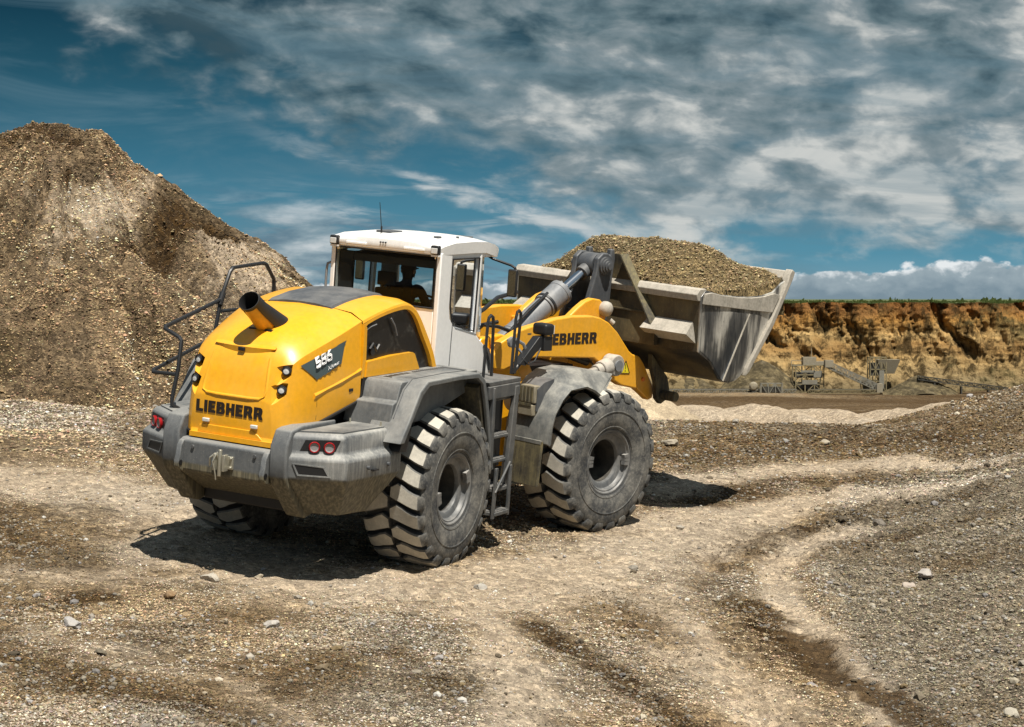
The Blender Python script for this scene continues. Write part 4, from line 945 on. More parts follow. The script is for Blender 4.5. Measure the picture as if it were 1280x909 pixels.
# tail light plates and lamps: on the sloping rear face of each wing
fa, fb = Vector((-2.40, -.79, 1.575)), Vector((-2.08, -1.26, 1.575)); fd = (fb - fa).normalized(); fn = Vector((fd.y, -fd.x, 0)); fn = fn if fn.x < 0 else -fn
def on_face(t, z, off): p = fa + fd * t + fn * off; return Vector((p.x, p.y, z))
def fl(p, s): return (p.x, p.y * s, p.z)
for s in (1, -1):
    poly = [(.15, 1.632), (.525, 1.644), (.46, 1.474), (.085, 1.49)]
    mb = MB(); mb.loft([[fl(on_face(t, z, -.02), s) for t, z in poly], [fl(on_face(t, z, .006), s) for t, z in poly]])
    tl_ = mb.build('tail_light', M['blackp'], CWT)
    for t in (.247, .408):
        mb = MB(); a = on_face(t, 1.560, .004)
        prof = [(.058, -.004), (.062, .022), (.055, .034), (.046, .030), (.036, .020), (0, .018)]
        e1 = fd; e2 = Vector((0, 0, 1)); rings = [[fl(a + fn * h + (e1 * math.cos(q) + e2 * math.sin(q)) * r, s) for q in [2 * math.pi * i / 20 for i in range(20)]] for r, h in prof]
        mb.cm = 0; mb.loft(rings[:4], False); mb.cm = 1; mb.loft(rings[3:], False)
        mb.build('red_lamp', None, tl_, mats=[M['redlens'], M['dimlens']])
    # dark recessed slot below
    fa2 = Vector((-2.46, -.79, 1.33)); fb2 = Vector((-2.13, -1.335, 1.33)); fd2 = (fb2 - fa2).normalized(); fn2 = Vector((fd2.y, -fd2.x, 0)); fn2 = fn2 if fn2.x < 0 else -fn2
    def of2(t, z, off): p = fa2 + fd2 * t + fn2 * off; return Vector((p.x, p.y, z))
    poly = [(.05, 1.385), (.40, 1.36), (.475, 1.245), (.115, 1.25)]; inn = [(.075, 1.37), (.385, 1.347), (.44, 1.26), (.13, 1.265)]
    mb = MB(); ring = [[fl(of2(t, z, .003), s) for t, z in poly], [fl(of2(t, z, .012), s) for t, z in poly], [fl(of2(t, z, .010), s) for t, z in inn], [fl(of2(t, z, .004), s) for t, z in inn]]
    mb.loft(ring, False); v_ = mb.build('air_slot', M['cw'], CWT)
    MB().add([fl(of2(t, z, .0045), s) for t, z in inn], [(0, 1, 2, 3)]).build('slot_grille', M['blackp'], v_)
    # tow lugs
    mb = MB(); cx, cz = -2.53, 1.30
    mb.prism([(-2.46, 1.47), (-2.50, 1.46), (-2.545, 1.40), (-2.56, 1.30), (-2.585, 1.24), (-2.58, 1.17), (-2.52, 1.12), (-2.46, 1.12)], 'y', s * .515, s * .58)
    lug = mb.build('tow_lug', M['cw'], CWT, bevel=.01)
    MB().cyl((-2.545, s * .510, 1.215), (-2.545, s * .585, 1.215), .032, n=14).build('pin_hole', M['blackp'], lug)
for s in (1, -1):
    for x, z in ((-1.35, 1.33), (-1.75, 1.33)):
        MB().cyl((x, s * (1.375 if x < -1.5 else 1.40), z), (x, s * (1.412 if x < -1.5 else 1.432), z), .022, n=10).build('bolt', M['greydk'], CWT)
    MB().box(-1.66, -1.56, s * 1.36, s * 1.415, 1.285, 1.30).build('lashing_slot', M['blackp'], CWT)
for y in (-.40, .40): MB().cyl((-2.48, y, 1.40), (-2.505, y, 1.40), .02, n=10).build('bolt', M['greydk'], CWT)
# trailer hitch
mb = MB(); mb.box(-2.52, -2.49, -.14, .10, 1.22, 1.36); mb.box(-2.60, -2.52, -.085, -.055, 1.20, 1.38); mb.box(-2.60, -2.52, .035, .065, 1.20, 1.38)
for y, z in ((-.12, 1.24), (-.12, 1.34), (.08, 1.34), (.08, 1.24)): mb.cyl((-2.54, y, z), (-2.52, y, z), .016, n=8)
mb.cyl((-2.57, -.01, 1.14), (-2.57, -.01, 1.43), .022, n=10); mb.tube([(-2.58, .02, 1.40), (-2.62, .05, 1.30), (-2.60, .03, 1.2), (-2.60, .01, 1.10)], .009, 6)
mb.tube([(-2.55, .06, 1.38), (-2.58, .11, 1.33), (-2.56, .12, 1.24)], .014, 6)
mb.build('trailer_hitch', M['galv'], CWT, bevel=.005)

# ---------------------------------------------------------------- engine hood
def cat(a, b, c, d, t):
    return .5 * ((2 * b) + (-a + c) * t + (2 * a - 5 * b + 4 * c - d) * t * t + (-a + 3 * b - 3 * c + d) * t ** 3)
def dense(rows, n):
    rows = [np.array(r, float) for r in rows]; o = []
    for i in range(len(rows) - 1):
        a = rows[max(i - 1, 0)]; b = rows[i]; c = rows[i + 1]; d = rows[min(i + 2, len(rows) - 1)]
        for k in range(n): o.append(cat(a, b, c, d, k / n))
    o.append(rows[-1]); return o
# sections from the tail plate forward: (x, [(y, z) centre -> crease -> bottom edge])
HS = [(-2.385, [(0, 1.985), (.25, 1.985), (.42, 1.975), (.47, 1.95), (.50, 1.84), (.515, 1.70), (.52, 1.56)]),
      (-2.345, [(0, 2.12), (.25, 2.115), (.45, 2.10), (.525, 2.06), (.56, 1.90), (.575, 1.72), (.575, 1.57)]),
      (-2.29, [(0, 2.32), (.26, 2.31), (.48, 2.28), (.56, 2.22), (.60, 1.98), (.615, 1.76), (.615, 1.60)]),
      (-2.20, [(0, 2.53), (.28, 2.515), (.50, 2.46), (.60, 2.37), (.645, 2.06), (.66, 1.80), (.655, 1.63)]),
      (-2.05, [(0, 2.68), (.30, 2.66), (.54, 2.585), (.655, 2.475), (.70, 2.12), (.71, 1.84), (.70, 1.68)]),
      (-1.80, [(0, 2.785), (.33, 2.765), (.58, 2.685), (.71, 2.575), (.75, 2.18), (.755, 1.90), (.74, 1.75)]),
      (-1.45, [(0, 2.885), (.36, 2.87), (.62, 2.795), (.765, 2.70), (.80, 2.24), (.805, 1.96), (.79, 1.85)]),
      (-1.08, [(0, 2.965), (.38, 2.945), (.65, 2.905), (.80, 2.83), (.835, 2.28), (.84, 2.02), (.83, 1.95)])]
rows = dense([[(x, y, z) for y, z in s] for x, s in HS], 4)
mb = MB(); nh = 7; ring_pts = []
for r in rows:
    full = [tuple(p) for p in r[::-1]]                        # left bottom ... built on +y, then mirrored
    ring_pts.append([(p[0], p[1], p[2]) for p in full] + [(p[0], -p[1], p[2]) for p in r[1:]])
mb.loft(ring_pts, True, closed=True)
n_r = len(ring_pts[0])
HOOD = mb.build('engine_hood', M['yellow'], L, ang=32)
# lower tail apron
mb = MB()
mb.loft([[(-2.384, .50, 1.60), (-2.384, -.50, 1.60)], [(-2.40, .50, 1.545), (-2.40, -.50, 1.545)], [(-2.42, .50, 1.52), (-2.42, -.50, 1.52)], [(-2.38, .50, 1.50), (-2.38, -.50, 1.50)]], False, closed=False)
mb.box(-2.425, -2.37, -.50, .50, 1.505, 1.56)
mb.build('tail_apron', M['yellow'], HOOD, ang=32)
def hood_x(z, y=0.):      # tail profile
    zs = [1.5, 1.985, 2.12, 2.32, 2.53, 2.68, 2.785]; xs_ = [-2.385, -2.385, -2.345, -2.29, -2.20, -2.05, -1.80]
    return float(np.interp(z + .35 * max(0, abs(y) - .28) ** 1 * .5, zs, xs_))
# raised border of the tail door
mb = MB()
def strip(pts, wd, h):
    rings = []
    for (y, z), (dy, dz) in pts:
        x = hood_x(z, y); rings.append([(x + .006, y - dy * wd, z - dz * wd), (x - h, y - dy * wd * .5, z - dz * wd * .5), (x - h, y + dy * wd * .5, z + dz * wd * .5), (x + .006, y + dy * wd, z + dz * wd)])
    return rings
pth = [((.36, 2.44), (1, 0)), ((.375, 2.32), (1, 0)), ((.39, 2.20), (1, 0)), ((.40, 2.10), (1, .2)), ((.39, 2.03), (.8, .6)), ((.34, 2.0), (.1, 1)), ((.2, 1.995), (0, 1)), ((0, 1.995), (0, 1))]
pth = pth + [((-y, z), (dy, -dz)) if False else ((-y, z), (-dy, dz)) for (y, z), (dy, dz) in pth[-2::-1]]
mb.loft(strip(pth, .022, .012), False, closed=True)
mb.build('door_border', M['yellow'], HOOD, ang=60)
# the lip above the tail door with the camera under it
mb = MB(); top_, tip_, low_ = [], [], []
for i in range(17):
    y = -.39 + .78 * i / 16; q = 1 - (y / .39) ** 2; z = 2.545 - .05 * abs(y) ** 2
    top_.append((hood_x(z + .03) + .004, y, z + .028)); tip_.append((hood_x(z) - .055 * q - .002, y, z - .012 * q)); low_.append((hood_x(z - .10 * q, y) + .006, y, z - .105 * q - .002))
mb.loft([top_, tip_, low_], False, closed=False); mb.build('hood_lip', M['yellow'], HOOD, ang=30)
mb = MB(); mb.box(-2.265, -2.19, -.035, .045, 2.485, 2.525); mb.build('reversing_camera', M['blackp'], HOOD, bevel=.006)
# lettering on the tail
vs, fs, wd = letter_mesh('LIEBHERR'); put_text(vs, fs, (-2.390, .455, 1.785), (0, -1, 0), (0, 0, 1), .130, 'lettering', M['decal'], HOOD)
for m_o in (HOOD.children[-1],):
    sc_ = .91 / (wd * .130)
    for v in m_o.data.vertices: v.co.y = .455 + (v.co.y - .455) * sc_
# plate lamps and the recess for the number plate
for s in (1, -1):
    MB().box(-2.42, -2.386, s * .31 - .042, s * .31 + .042, 1.68, 1.722).build('plate_lamp', M['lens'], HOOD, bevel=.008)
mb = MB(); pp = [(.40, 1.64), (.36, 1.655), (-.28, 1.655), (-.36, 1.62), (-.42, 1.565), (.42, 1.565)]
mb.loft([[(-2.388, y, z) for y, z in pp], [(-2.400, y * .985, z - .002) for y, z in pp]]); mb.build('plate_panel', M['yellow'], HOOD, bevel=.004)
# four working lamps in their pockets at the rear corners
from mathutils.bvhtree import BVHTree
bvh = BVHTree.FromPolygons([v.co.copy() for v in HOOD.data.vertices], [tuple(p.vertices) for p in HOOD.data.polygons]); CUT = []
for s in (1, -1):
    for (yc, zc, xc) in ((.575, 2.33, -2.225), (.565, 2.125, -2.285)):
        # a pocket cut into the corner of the hood, deepest at the lamp
        dn = Vector((-.80, s * .52, .30)).normalized(); hit = bvh.ray_cast(Vector((xc, s * yc, zc)) + dn * .5, -dn)
        sp_ = hit[0]; eu = Vector((.52, s * .85, 0)).normalized(); ev = Vector((.25, 0, 1)).normalized()
        outl = [(-.19, .035), (.055, .085), (.060, -.06), (-.10, -.20)]
        top6 = [tuple(sp_ + eu * a + ev * b + dn * .10) for a, b in outl]; mid6 = [tuple(sp_ + eu * a + ev * b + dn * .0) for a, b in outl]
        ape = [tuple(sp_ + eu * a + ev * b - dn * .075) for a, b in ((-.02, .035), (.035, .05), (.035, -.03), (-.02, -.03))]
        CUT.append(MB().loft([top6, mid6, ape]))
        xc, yc, zc = sp_.x, abs(sp_.y), sp_.z
        mb = MB(); d = Vector((-.80, -.42 * s * -1, .30)).normalized(); d = Vector((-.86, s * .40 * 1.0, .25)).normalized() if s > 0 else Vector((-.86, -.40, .25)).normalized()
        d = Vector((-.93, s * .18, .12)).normalized()
        c0 = sp_ + eu * .008 + ev * .008 - dn * .055; u_ = d.orthogonal().normalized(); w2 = d.cross(u_)
        prof = [(.045, -.03), (.052, .045), (.050, .058), (.040, .060), (.036, .048), (0, .052)]
        rings = [[tuple(c0 + d * h + (u_ * math.cos(q) + w2 * math.sin(q)) * r) for q in [2 * math.pi * i / 20 for i in range(20)]] for r, h in prof]
        mb.cm = 0; mb.loft(rings[:5], False); mb.cm = 1; mb.loft(rings[4:], False)
        mb.build('working_lamp', None, HOOD, mats=[M['blackp'], M['lens']])
tmp = []
for c_ in CUT:
    o_ = c_.build('cutter', M['yellow'], L, smooth=False); tmp.append(o_); md = HOOD.modifiers.new('cut', 'BOOLEAN'); md.operation = 'DIFFERENCE'; md.object = o_; md.solver = 'EXACT'
bpy.context.view_layer.update()
me_ = bpy.data.meshes.new_from_object(HOOD.evaluated_get(bpy.context.evaluated_depsgraph_get()))
print('hood', len(HOOD.data.polygons), '->', len(me_.polygons))
HOOD.modifiers.clear(); HOOD.data = me_
me_.polygons.foreach_set('use_smooth', [True] * len(me_.polygons)); me_.set_sharp_from_angle(angle=R_(32))
for o_ in tmp: bpy.data.objects.remove(o_)
# model plate on the right side: follows the sloping side of the hood
def side_y(x, z):      # interpolate the hood section
    k = min(range(len(rows)), key=lambda i: abs(rows[i][0][0] - x)); r = rows[k]
    zs = [p[2] for p in r[::-1]]; ys_ = [p[1] for p in r[::-1]]
    return -float(np.interp(z, zs, ys_))
mp = [(-2.02, 2.37), (-1.42, 2.62), (-1.50, 2.375), (-1.80, 2.235)]
mp = [(-2.10, 2.385), (-1.38, 2.635), (-1.47, 2.38), (-1.87, 2.225)]
mb = MB(); pr = []
for i in range(13):
    t = i / 12; a = [mp[0][k] * (1 - t) + mp[1][k] * t for k in (0, 1)]; b = [mp[3][k] * (1 - t) + mp[2][k] * t for k in (0, 1)]; col_ = []
    for q in (0, .25, .5, .75, 1): x, z = a[0] * (1 - q) + b[0] * q, a[1] * (1 - q) + b[1] * q; col_.append((x, side_y(x, z) - .012, z))
    pr.append(col_)
mb.loft(pr, False, closed=False); mb.build('model_plate', M['decalgrey'], HOOD)
def side_text(txt, x0, z0, slope, size, bold, mat):
    vs, fs = (letter_mesh(txt, .001)[:2] if txt.isdigit() else font_mesh(txt, bold, .001)); mb = MB(); n = math.hypot(1, slope); ex, ez = 1 / n, slope / n
    pts = []
    for u, v, d in vs:
        x = x0 + u * size * ex - v * size * .10; z = z0 + u * size * ez + v * size; pts.append((x, side_y(x, z) - .026 - d, z))
    mb.add(pts, fs); return mb.build('lettering', mat, HOOD, smooth=False)
side_text('586', -1.90, 2.345, .36, .118, .03, M['decalwhite'])
side_text('XPower', -1.70, 2.322, .36, .058, .0, M['decalwhite'])
# latches, seams and bolts
for s in (1, -1):
    MB().tube([(-1.86, s * -side_y(-1.86, 2.66) * 1.0, 2.665), (-1.85, s * (-side_y(-1.85, 2.3) + .003), 2.3), (-1.85, s * (-side_y(-1.85, 1.95) + .003), 1.95), (-1.84, s * (-side_y(-1.84, 1.78) + .003), 1.78)], .0035, 5).build('panel_seam', M['decal'], HOOD)
    MB().box(-1.30, -1.22, s * (-side_y(-1.26, 2.08) - .01), s * (-side_y(-1.26, 2.08) + .008), 2.055, 2.09).build('latch', M['blackp'], HOOD, bevel=.006)
# side bead and the black seal along the lower edge
mb = MB(); bead = []
for x, z in ((-1.9, 2.03), (-1.7, 2.09), (-1.45, 2.16), (-1.2, 2.235), (-1.09, 2.27)):
    y = side_y(x, z); bead.append([(x, y + .012, z + .055), (x, y - .014, z + .020), (x, y - .012, z), (x, y + .012, z - .035)])
mb.loft(bead, True); mb.build('body_bead', M['yellow'], HOOD)
mb = MB(); m2 = [tuple(r[-1]) for r in rows]
for s in (1, -1): mb.tube([(x, s * y, z - .012) for x, y, z in m2] + [(-1.05, s * .84, 2.02), (-1.02, s * .845, 2.2)], .02, 6)
mb.build('seal', M['blackp'], HOOD)

# exhaust: slanted stack with a dark shroud
mb = MB(); base = Vector((-1.85, -.06, 2.72)); ax = Vector((-.47, 0, .36)).normalized(); e2 = Vector((0, 1, 0)); e3 = ax.cross(e2)
def ell(c, a, b, n=24): return [tuple(c + e2 * a * math.cos(q) + e3 * b * math.sin(q)) for q in [2 * math.pi * i / n for i in range(n)]]
cut = base + ax * .52
mb.loft([ell(base - ax * .15, .115, .115), ell(base + ax * .22, .108, .108), ell(cut - ax * .03, .105, .105)], False)
EX = mb.build('exhaust_stack', None, L, mats=[M['orange']], ang=40)
mb = MB()
outer = [ell(base + Vector((.20, 0, -.06)), .22, .20), ell(base + ax * .12 + Vector((.07, 0, .02)), .15, .15), ell(base + ax * .32 + Vector((.02, 0, .012)), .126, .126), ell(cut - ax * .005, .122, .122)]
half = [[p for i, p in enumerate(r) if (i - 0) % 24 <= 24] for r in outer]
sel = [[r[i % 24] for i in range(10, 28)] for r in outer]
mb.loft(sel, False, closed=False)
mb.loft([ell(cut - ax * .035, .108, .108), ell(cut - ax * .035, .122, .122), ell(cut + ax * .005, .122, .122), ell(cut + ax * .006, .115, .115), ell(cut - ax * .04, .102, .102), ell(cut - ax * .4, .098, .098)], False)
mb.add(ell(cut - ax * .4, .10, .10), [tuple(range(24))])
mb.box(-2.0, -1.95, -.2, .09, 2.66, 2.72)
mb.build('exhaust_shroud', M['blackp'], EX, ang=40)

# ---------------------------------------------------------------- engine side cover with the big grille, and the dark panel on top
ES = [(-1.075, [(0, 2.975), (.40, 2.945), (.66, 2.915), (.805, 2.835), (.815, 2.80)]), (-.7, [(0, 3.04), (.40, 3.01), (.66, 2.985), (.81, 2.92), (.82, 2.895)]),
      (-.25, [(0, 3.075), (.40, 3.045), (.66, 3.03), (.81, 2.985), (.82, 2.96)]), (.0, [(0, 3.06), (.40, 3.03), (.66, 3.02), (.81, 2.975), (.82, 2.95)]),
      (.22, [(0, 2.955), (.44, 2.945), (.66, 2.915), (.812, 2.855), (.823, 2.83)]), (.43, [(0, 2.76), (.44, 2.75), (.66, 2.71), (.818, 2.63), (.828, 2.60)]),
      (.60, [(0, 2.52), (.44, 2.51), (.66, 2.48), (.825, 2.41), (.835, 2.385)]), (.70, [(0, 2.30), (.44, 2.30), (.66, 2.28), (.835, 2.22), (.845, 2.19)])]
rows2 = dense([[(x, y, z) for y, z in s] for x, s in ES], 3)
mb = MB(); mb.loft([[(p[0], p[1], p[2]) for p in r[::-1]] + [(p[0], -p[1], p[2]) for p in r[1:]] for r in rows2], False, closed=False)
# side frame: outer outline against the opening
out_p = [(-1.075, 2.19), (-1.075, 2.80)] + [(float(r[-1][0]), float(r[-1][2])) for r in rows2[1:]]
def frame_side(s):
    o = []
    top_pts = [(float(r[-1][0]), float(r[-1][2])) for r in rows2]; n_ = len(top_pts)
    inner = []
    for i, (x, z) in enumerate(top_pts):
        t = i / (n_ - 1); xi = x + (.055 if x < -1 else 0) - .075 * sstep(np.array(x), -.05, .45).item(); zi = z - .032 - .018 * (1 - abs(2 * t - 1))
        inner.append((xi, zi))
    ytop = [-s * -1 * 0 for _ in top_pts]
    Y = lambda z: s * np.interp(z, [2.19, 2.9], [.845, .82]).item()
    m = MB()
    for i in range(n_ - 1):
        a, b = top_pts[i], top_pts[i + 1]; c, d = inner[i], inner[i + 1]
        m.add([(a[0], Y(a[1]), a[1]), (b[0], Y(b[1]), b[1]), (d[0], Y(d[1]) , d[1]), (c[0], Y(c[1]), c[1])], [(0, 1, 2, 3)])
        m.add([(c[0], Y(c[1]), c[1]), (d[0], Y(d[1]), d[1]), (d[0], Y(d[1]) - s * .05, d[1]), (c[0], Y(c[1]) - s * .05, c[1])], [(0, 1, 2, 3)])
    # rear post and the low sill with its slanted end
    m.prism([(-1.075, 2.19), (-1.075, 2.80), (-1.02, 2.76), (-.985, 2.19)], 'y', s * .80, s * .842)
    m.prism([(-1.0, 2.20), (-.99, 2.37), (-.4, 2.405), (.07, 2.41), (.12, 2.39), (.26, 2.20)], 'y', s * .79, s * .855)
    return m
for s in (1, -1):
    f_ = frame_side(s); k0 = len(mb.v); mb.v += f_.v; mb.f += [[i + k0 for i in f] for f in f_.f]; mb.m += f_.m
COV = mb.build('engine_cover', M['yellow'], L, ang=35)
def mesh_mat():
    m, nt, b = new_mat('grille_mesh'); oc = objc(nt)
    n1 = noise(nt, oc, 5, 5, .7, .8)
    lk(nt, mixc(nt, mrange(nt, n1, .5, .68), (.006, .006, .007), (.06, .057, .05)), b.inputs['Base Color']); b.inputs['Roughness'].default_value = .3
    return m
M['mesh'] = mesh_mat()
mb = MB()
for s in (1, -1): mb.add([(-1.06, s * .795, 2.2), (-1.06, s * .775, 2.80), (-.7, s * .775, 2.88), (-.25, s * .775, 2.945), (.05, s * .775, 2.93), (.22, s * .775, 2.81), (.42, s * .78, 2.58), (.68, s * .795, 2.2)], [(0, 1, 2, 3, 4, 5, 6, 7)])
GR = mb.build('grille_mesh', M['mesh'], COV, smooth=False)
mb = MB()
MB().tube([(-.98, -.80, 2.72), (-.88, -.806, 2.76), (-.75, -.806, 2.78)], .008, 5).build('hose', M['cylgrey'], GR); MB().tube([(-.42, -.806, 2.83), (-.33, -.81, 2.74), (-.26, -.81, 2.62)], .010, 5).build('hose', M['cylgrey'], GR)
mb.tube([(-.85, -.80, 2.50), (-.80, -.806, 2.56), (-.72, -.806, 2.48), (-.66, -.806, 2.54)], .018, 6).cyl((-.80, -.80, 2.47), (-.80, -.812, 2.47), .05, n=12)
mb.build('engine_pipes', M['blackp'], GR)
mb = MB(); tp = []
for x, z in ((-1.12, 2.97), (-1.06, 2.995), (-.7, 3.055), (-.25, 3.09), (-.02, 3.078), (.10, 3.03)): tp.append([(x, -.43, z - .05), (x, -.41, z - .022), (x, -.2, z + .004), (x, 0, z + .010), (x, .2, z + .004), (x, .41, z - .022), (x, .43, z - .05)])
mb.loft(tp, True); mb.build('air_intake_grille', M['greydk'], COV)

# ---------------------------------------------------------------- decks, steps and rear fenders
for s in (-1, 1):
    mb = MB()
    mb.prism([(-.95, 2.195), (-.985, 2.16), (-1.05, 1.985), (-1.13, 1.955), (-1.19, 1.72), (-1.19, 1.705), (-.4, 1.705), (.85, 2.0), (.9, 2.195)], 'y', s * .70, s * 1.30)
    dk = mb.build('deck', M['grey'], L, bevel=.012)
    mb = MB()
    for i in range(5): mb.box(-.72 + i * .12, -.65 + i * .12, s * .92, s * 1.14, 2.195, 2.199)
    mb.build('vent_slots', M['blackp'], dk)
    mb = MB()
    for i in range(16): mb.box(-.05 + i * .05, -.028 + i * .05, s * .92, s * 1.24, 2.195, 2.203)
    mb.build('grip_ribs', M['greydk'], dk)
    # fender: outer profile and opening
    op = [(-1.34, 1.56), (-1.15, 1.80), (-.94, 2.11), (-.77, 2.215), (.0, 2.225), (.50, 2.215), (.67, 2.12), (.80, 1.82), (.90, 1.5), (1.06, 1.0)]
    ip = [(-1.24, 1.56), (-1.08, 1.79), (-.88, 2.06), (-.73, 2.155), (.0, 2.17), (.46, 2.155), (.60, 2.075), (.72, 1.80), (.82, 1.5), (.98, 1.0)]
    yo, yi = s * 1.535, s * 1.06
    mb = MB(); rings = []
    for (a, b), (c, d) in zip(op, ip):
        rings.append([(a, yi, b), (a, yo - s * .015, b), (a + (c - a) * .15, yo, b + (d - b) * .15), (c, yo, d), (c, yo - s * .04, d + .0), (a + (c - a) * .5, yo - s * .05, b + (d - b) * .5), (a + (c - a) * .5, yi, b + (d - b) * .5)])
    mb.loft(rings, True)
    fd_ = mb.build('fender', M['grey'], L, bevel=.008, ang=28)
    # a raised seam along the strip and the inner wall of the wheel house
    MB().loft([[(a - .004, s * 1.318, b + .006), (a - .004, s * 1.328, b + .006), (a + .004, s * 1.328, b - .006), (a + .004, s * 1.318, b - .006)] for a, b in op[1:7]], True).build('seam', M['greydk'], fd_)
    MB().prism([(-1.1, 1.2), (-1.05, 1.72), (-.88, 2.0), (-.75, 2.1), (.45, 2.1), (.6, 2.0), (.75, 1.7), (.95, 1.0)], 'y', s * .66, s * .70).build('wheel_house', M['mudmetal'], fd_)
    MB().prism([(.58, 2.02), (.70, 1.72), (.92, 1.0), (.98, 1.0), (.78, 1.72), (.64, 2.06)], 'y', s * .70, s * 1.48).build('mud_guard', M['mudmetal'], fd_)
    MB().prism([(-1.25, 1.46), (-1.08, 1.44), (-1.0, 1.70), (-1.14, 1.66)], 'y', s * 1.05, s * 1.48).build('rubber_flap', M['blackp'], fd_)

# ---------------------------------------------------------------- rails on the left walkway
mb = MB(); r = .024
mb.tube([(-.9, 1.25, 2.18), (-.83, 1.3, 2.51), (-.75, 1.3, 2.86), (-.60, 1.3, 3.16), (-.54, 1.3, 3.21), (.10, 1.3, 3.245), (.18, 1.3, 3.23), (.37, 1.3, 3.04), (.385, 1.3, 2.95), (.40, 1.28, 2.18)], r)
mb.tube([(-.79, 1.3, 2.70), (.38, 1.3, 2.72)], r * .9)
mb.tube([(-.75, 1.3, 2.845), (-1.84, 1.3, 2.585), (-1.88, 1.28, 2.565), (-1.92, 1.05, 2.49), (-1.935, 1.01, 2.46), (-1.98, 1.0, 2.15), (-2.07, 1.0, 1.82), (-2.08, .99, 1.75), (-2.02, .93, 1.705)], r)
mb.tube([(-.85, 1.3, 2.40), (-2.02, 1.3, 2.105), (-2.06, 1.28, 2.085), (-1.98, 1.0, 2.08)], r)
mb.cyl((-.78, 1.3, 2.78), (-.72, 1.3, 2.92), .038, n=10)
mb.build('guard_rail', M['black'], L)

# ---------------------------------------------------------------- cab
# each wall is framed by posts; glass between them
mb = MB()
# floor box and rear wall below the window
mb.box(.84, 2.2, -.70, .70, 1.85, 2.08)
mb.prism([(-.70, 2.03), (.70, 2.03), (.70, 2.87), (-.70, 2.87)], 'x', .80, .85)
# roof-height ring and four posts
for s in (1, -1):
    mb.prism([(.79, 2.03), (.79, 3.54), (.87, 3.56), (1.08, 3.56), (1.085, 2.88), (1.12, 2.74), (1.24, 2.63), (1.80, 2.53), (2.02, 2.40), (2.26, 2.26), (2.30, 2.17), (2.33, 2.0), (2.25, 1.93), (.95, 1.95)], 'y', s * .70, s * .765)
    mb.prism([(1.815, 3.56), (1.875, 3.56), (1.845, 2.49), (1.785, 2.51)], 'y', s * .715, s * .772)
    mb.prism([(2.10, 3.54), (2.17, 3.54), (2.24, 2.25), (2.18, 2.25)], 'y', s * .56, s * .60)
    mb.prism([(.80, 3.46), (2.15, 3.46), (2.15, 3.56), (.80, 3.56)], 'y', s * .66, s * .755)
mb.box(.80, .87, -.70, .70, 3.50, 3.56); mb.box(2.08, 2.16, -.62, .62, 3.42, 3.56); mb.box(.795, .86, -.752, -.695, 2.03, 3.5); mb.box(.795, .86, .695, .752, 2.03, 3.5)
CAB = mb.build('cab', M['white'], L, bevel=.014, seg=2)
mb = MB(); mb.box(.875, 2.05, -.68, .68, 2.10, 2.13); mb.box(.875, .88, -.68, .68, 2.1, 2.86)
mb.prism([(1.15, 2.1), (1.15, 2.45), (1.9, 2.35), (2.0, 2.1)], 'y', .62, .66)
mb.box(.88, 2.05, -.66, .66, 3.40, 3.43)                     # headlining
mb.box(.875, .93, .50, .69, 2.1, 3.45); mb.box(.875, 1.03, -.69, -.62, 2.1, 3.42); mb.box(2.0, 2.12, -.6, .6, 2.1, 2.78)
for s in (1, -1): mb.box(2.0, 2.09, s * .55, s * .62, 2.1, 3.42)
mb.prism([(2.09, 3.42), (1.7, 3.42), (2.0, 3.28), (2.09, 3.0)], 'y', -.62, -.50)
mb.box(.885, .90, -.66, .66, 3.34, 3.42)
mb.build('lining', M['cabin'], CAB)
# roof: crowned shell with a rounded brow at the front
RS = []
def rring(x, hw, zt, zb, cr):
    n = 9; t = [(hw * math.sin(R_(-90 + 180 * i / (n - 1))) , 0) for i in range(n)]
    ys_ = np.linspace(-hw, hw, n); tp = [(x, y, zt - cr * (abs(y) / hw) ** 3) for y in ys_]
    return tp + [(x, hw - .01, zb), (x, -hw + .01, zb)]
for x, hw, zt, zb, cr in ((.765, .70, 3.60, 3.54, .02), (.775, .755, 3.645, 3.525, .05), (.84, .775, 3.675, 3.52, .055), (1.1, .78, 3.705, 3.52, .05), (1.6, .785, 3.715, 3.525, .05), (1.95, .79, 3.705, 3.52, .05), (2.15, .79, 3.68, 3.48, .06), (2.27, .78, 3.645, 3.455, .065), (2.33, .76, 3.60, 3.475, .05), (2.345, .74, 3.555, 3.51, .02)): RS.append(rring(x, hw, zt, zb, cr))
ROOF = MB().loft(RS, True).build('roof', M['white'], CAB, ang=50)
mb = MB()
for y in (.40, -.40): MB().box(.745, .775, y - .14, y + .14, 3.545, 3.575).build('grab_strip', M['white'], ROOF, bevel=.006)
for i in range(3): mb.cyl((.758, .06 - i * .035, 3.60), (.745, .06 - i * .035, 3.60), .012, n=8)
mb.build('vent_holes', M['greydk'], ROOF)
for x0, x1, y0, y1, z0, z1 in ((1.12, 1.22, -.52, -.46, 3.68, 3.715), (1.5, 1.53, -.60, -.57, 3.68, 3.715), (2.0, 2.1, -.5, -.3, 3.655, 3.695), (1.05, 1.35, .10, .30, 3.69, 3.725)):
    MB().box(x0, x1, y0, y1, z0, z1).build('roof_plug', M['greydk'], ROOF, bevel=.004)
for s in (1, -1):
    mb = MB(); x0, y0, z0 = .735, s * .70, 3.555
    mb.box(x0 - .02, x0 + .055, y0 - .055, y0 + .055, z0 - .035, z0 + .075); lw = mb.build('roof_lamp', M['blackp'], CAB, bevel=.015)
    MB().box(x0 - .03, x0 - .018, y0 - .042, y0 + .042, z0 - .022, z0 + .045).build('lamp_glass', M['lens'], lw, bevel=.005)
    MB().box(x0 + .0, x0 + .07, y0 - .05, y0 + .05, z0 - .06, z0 - .038).build('lamp_bracket', M['white'], lw)
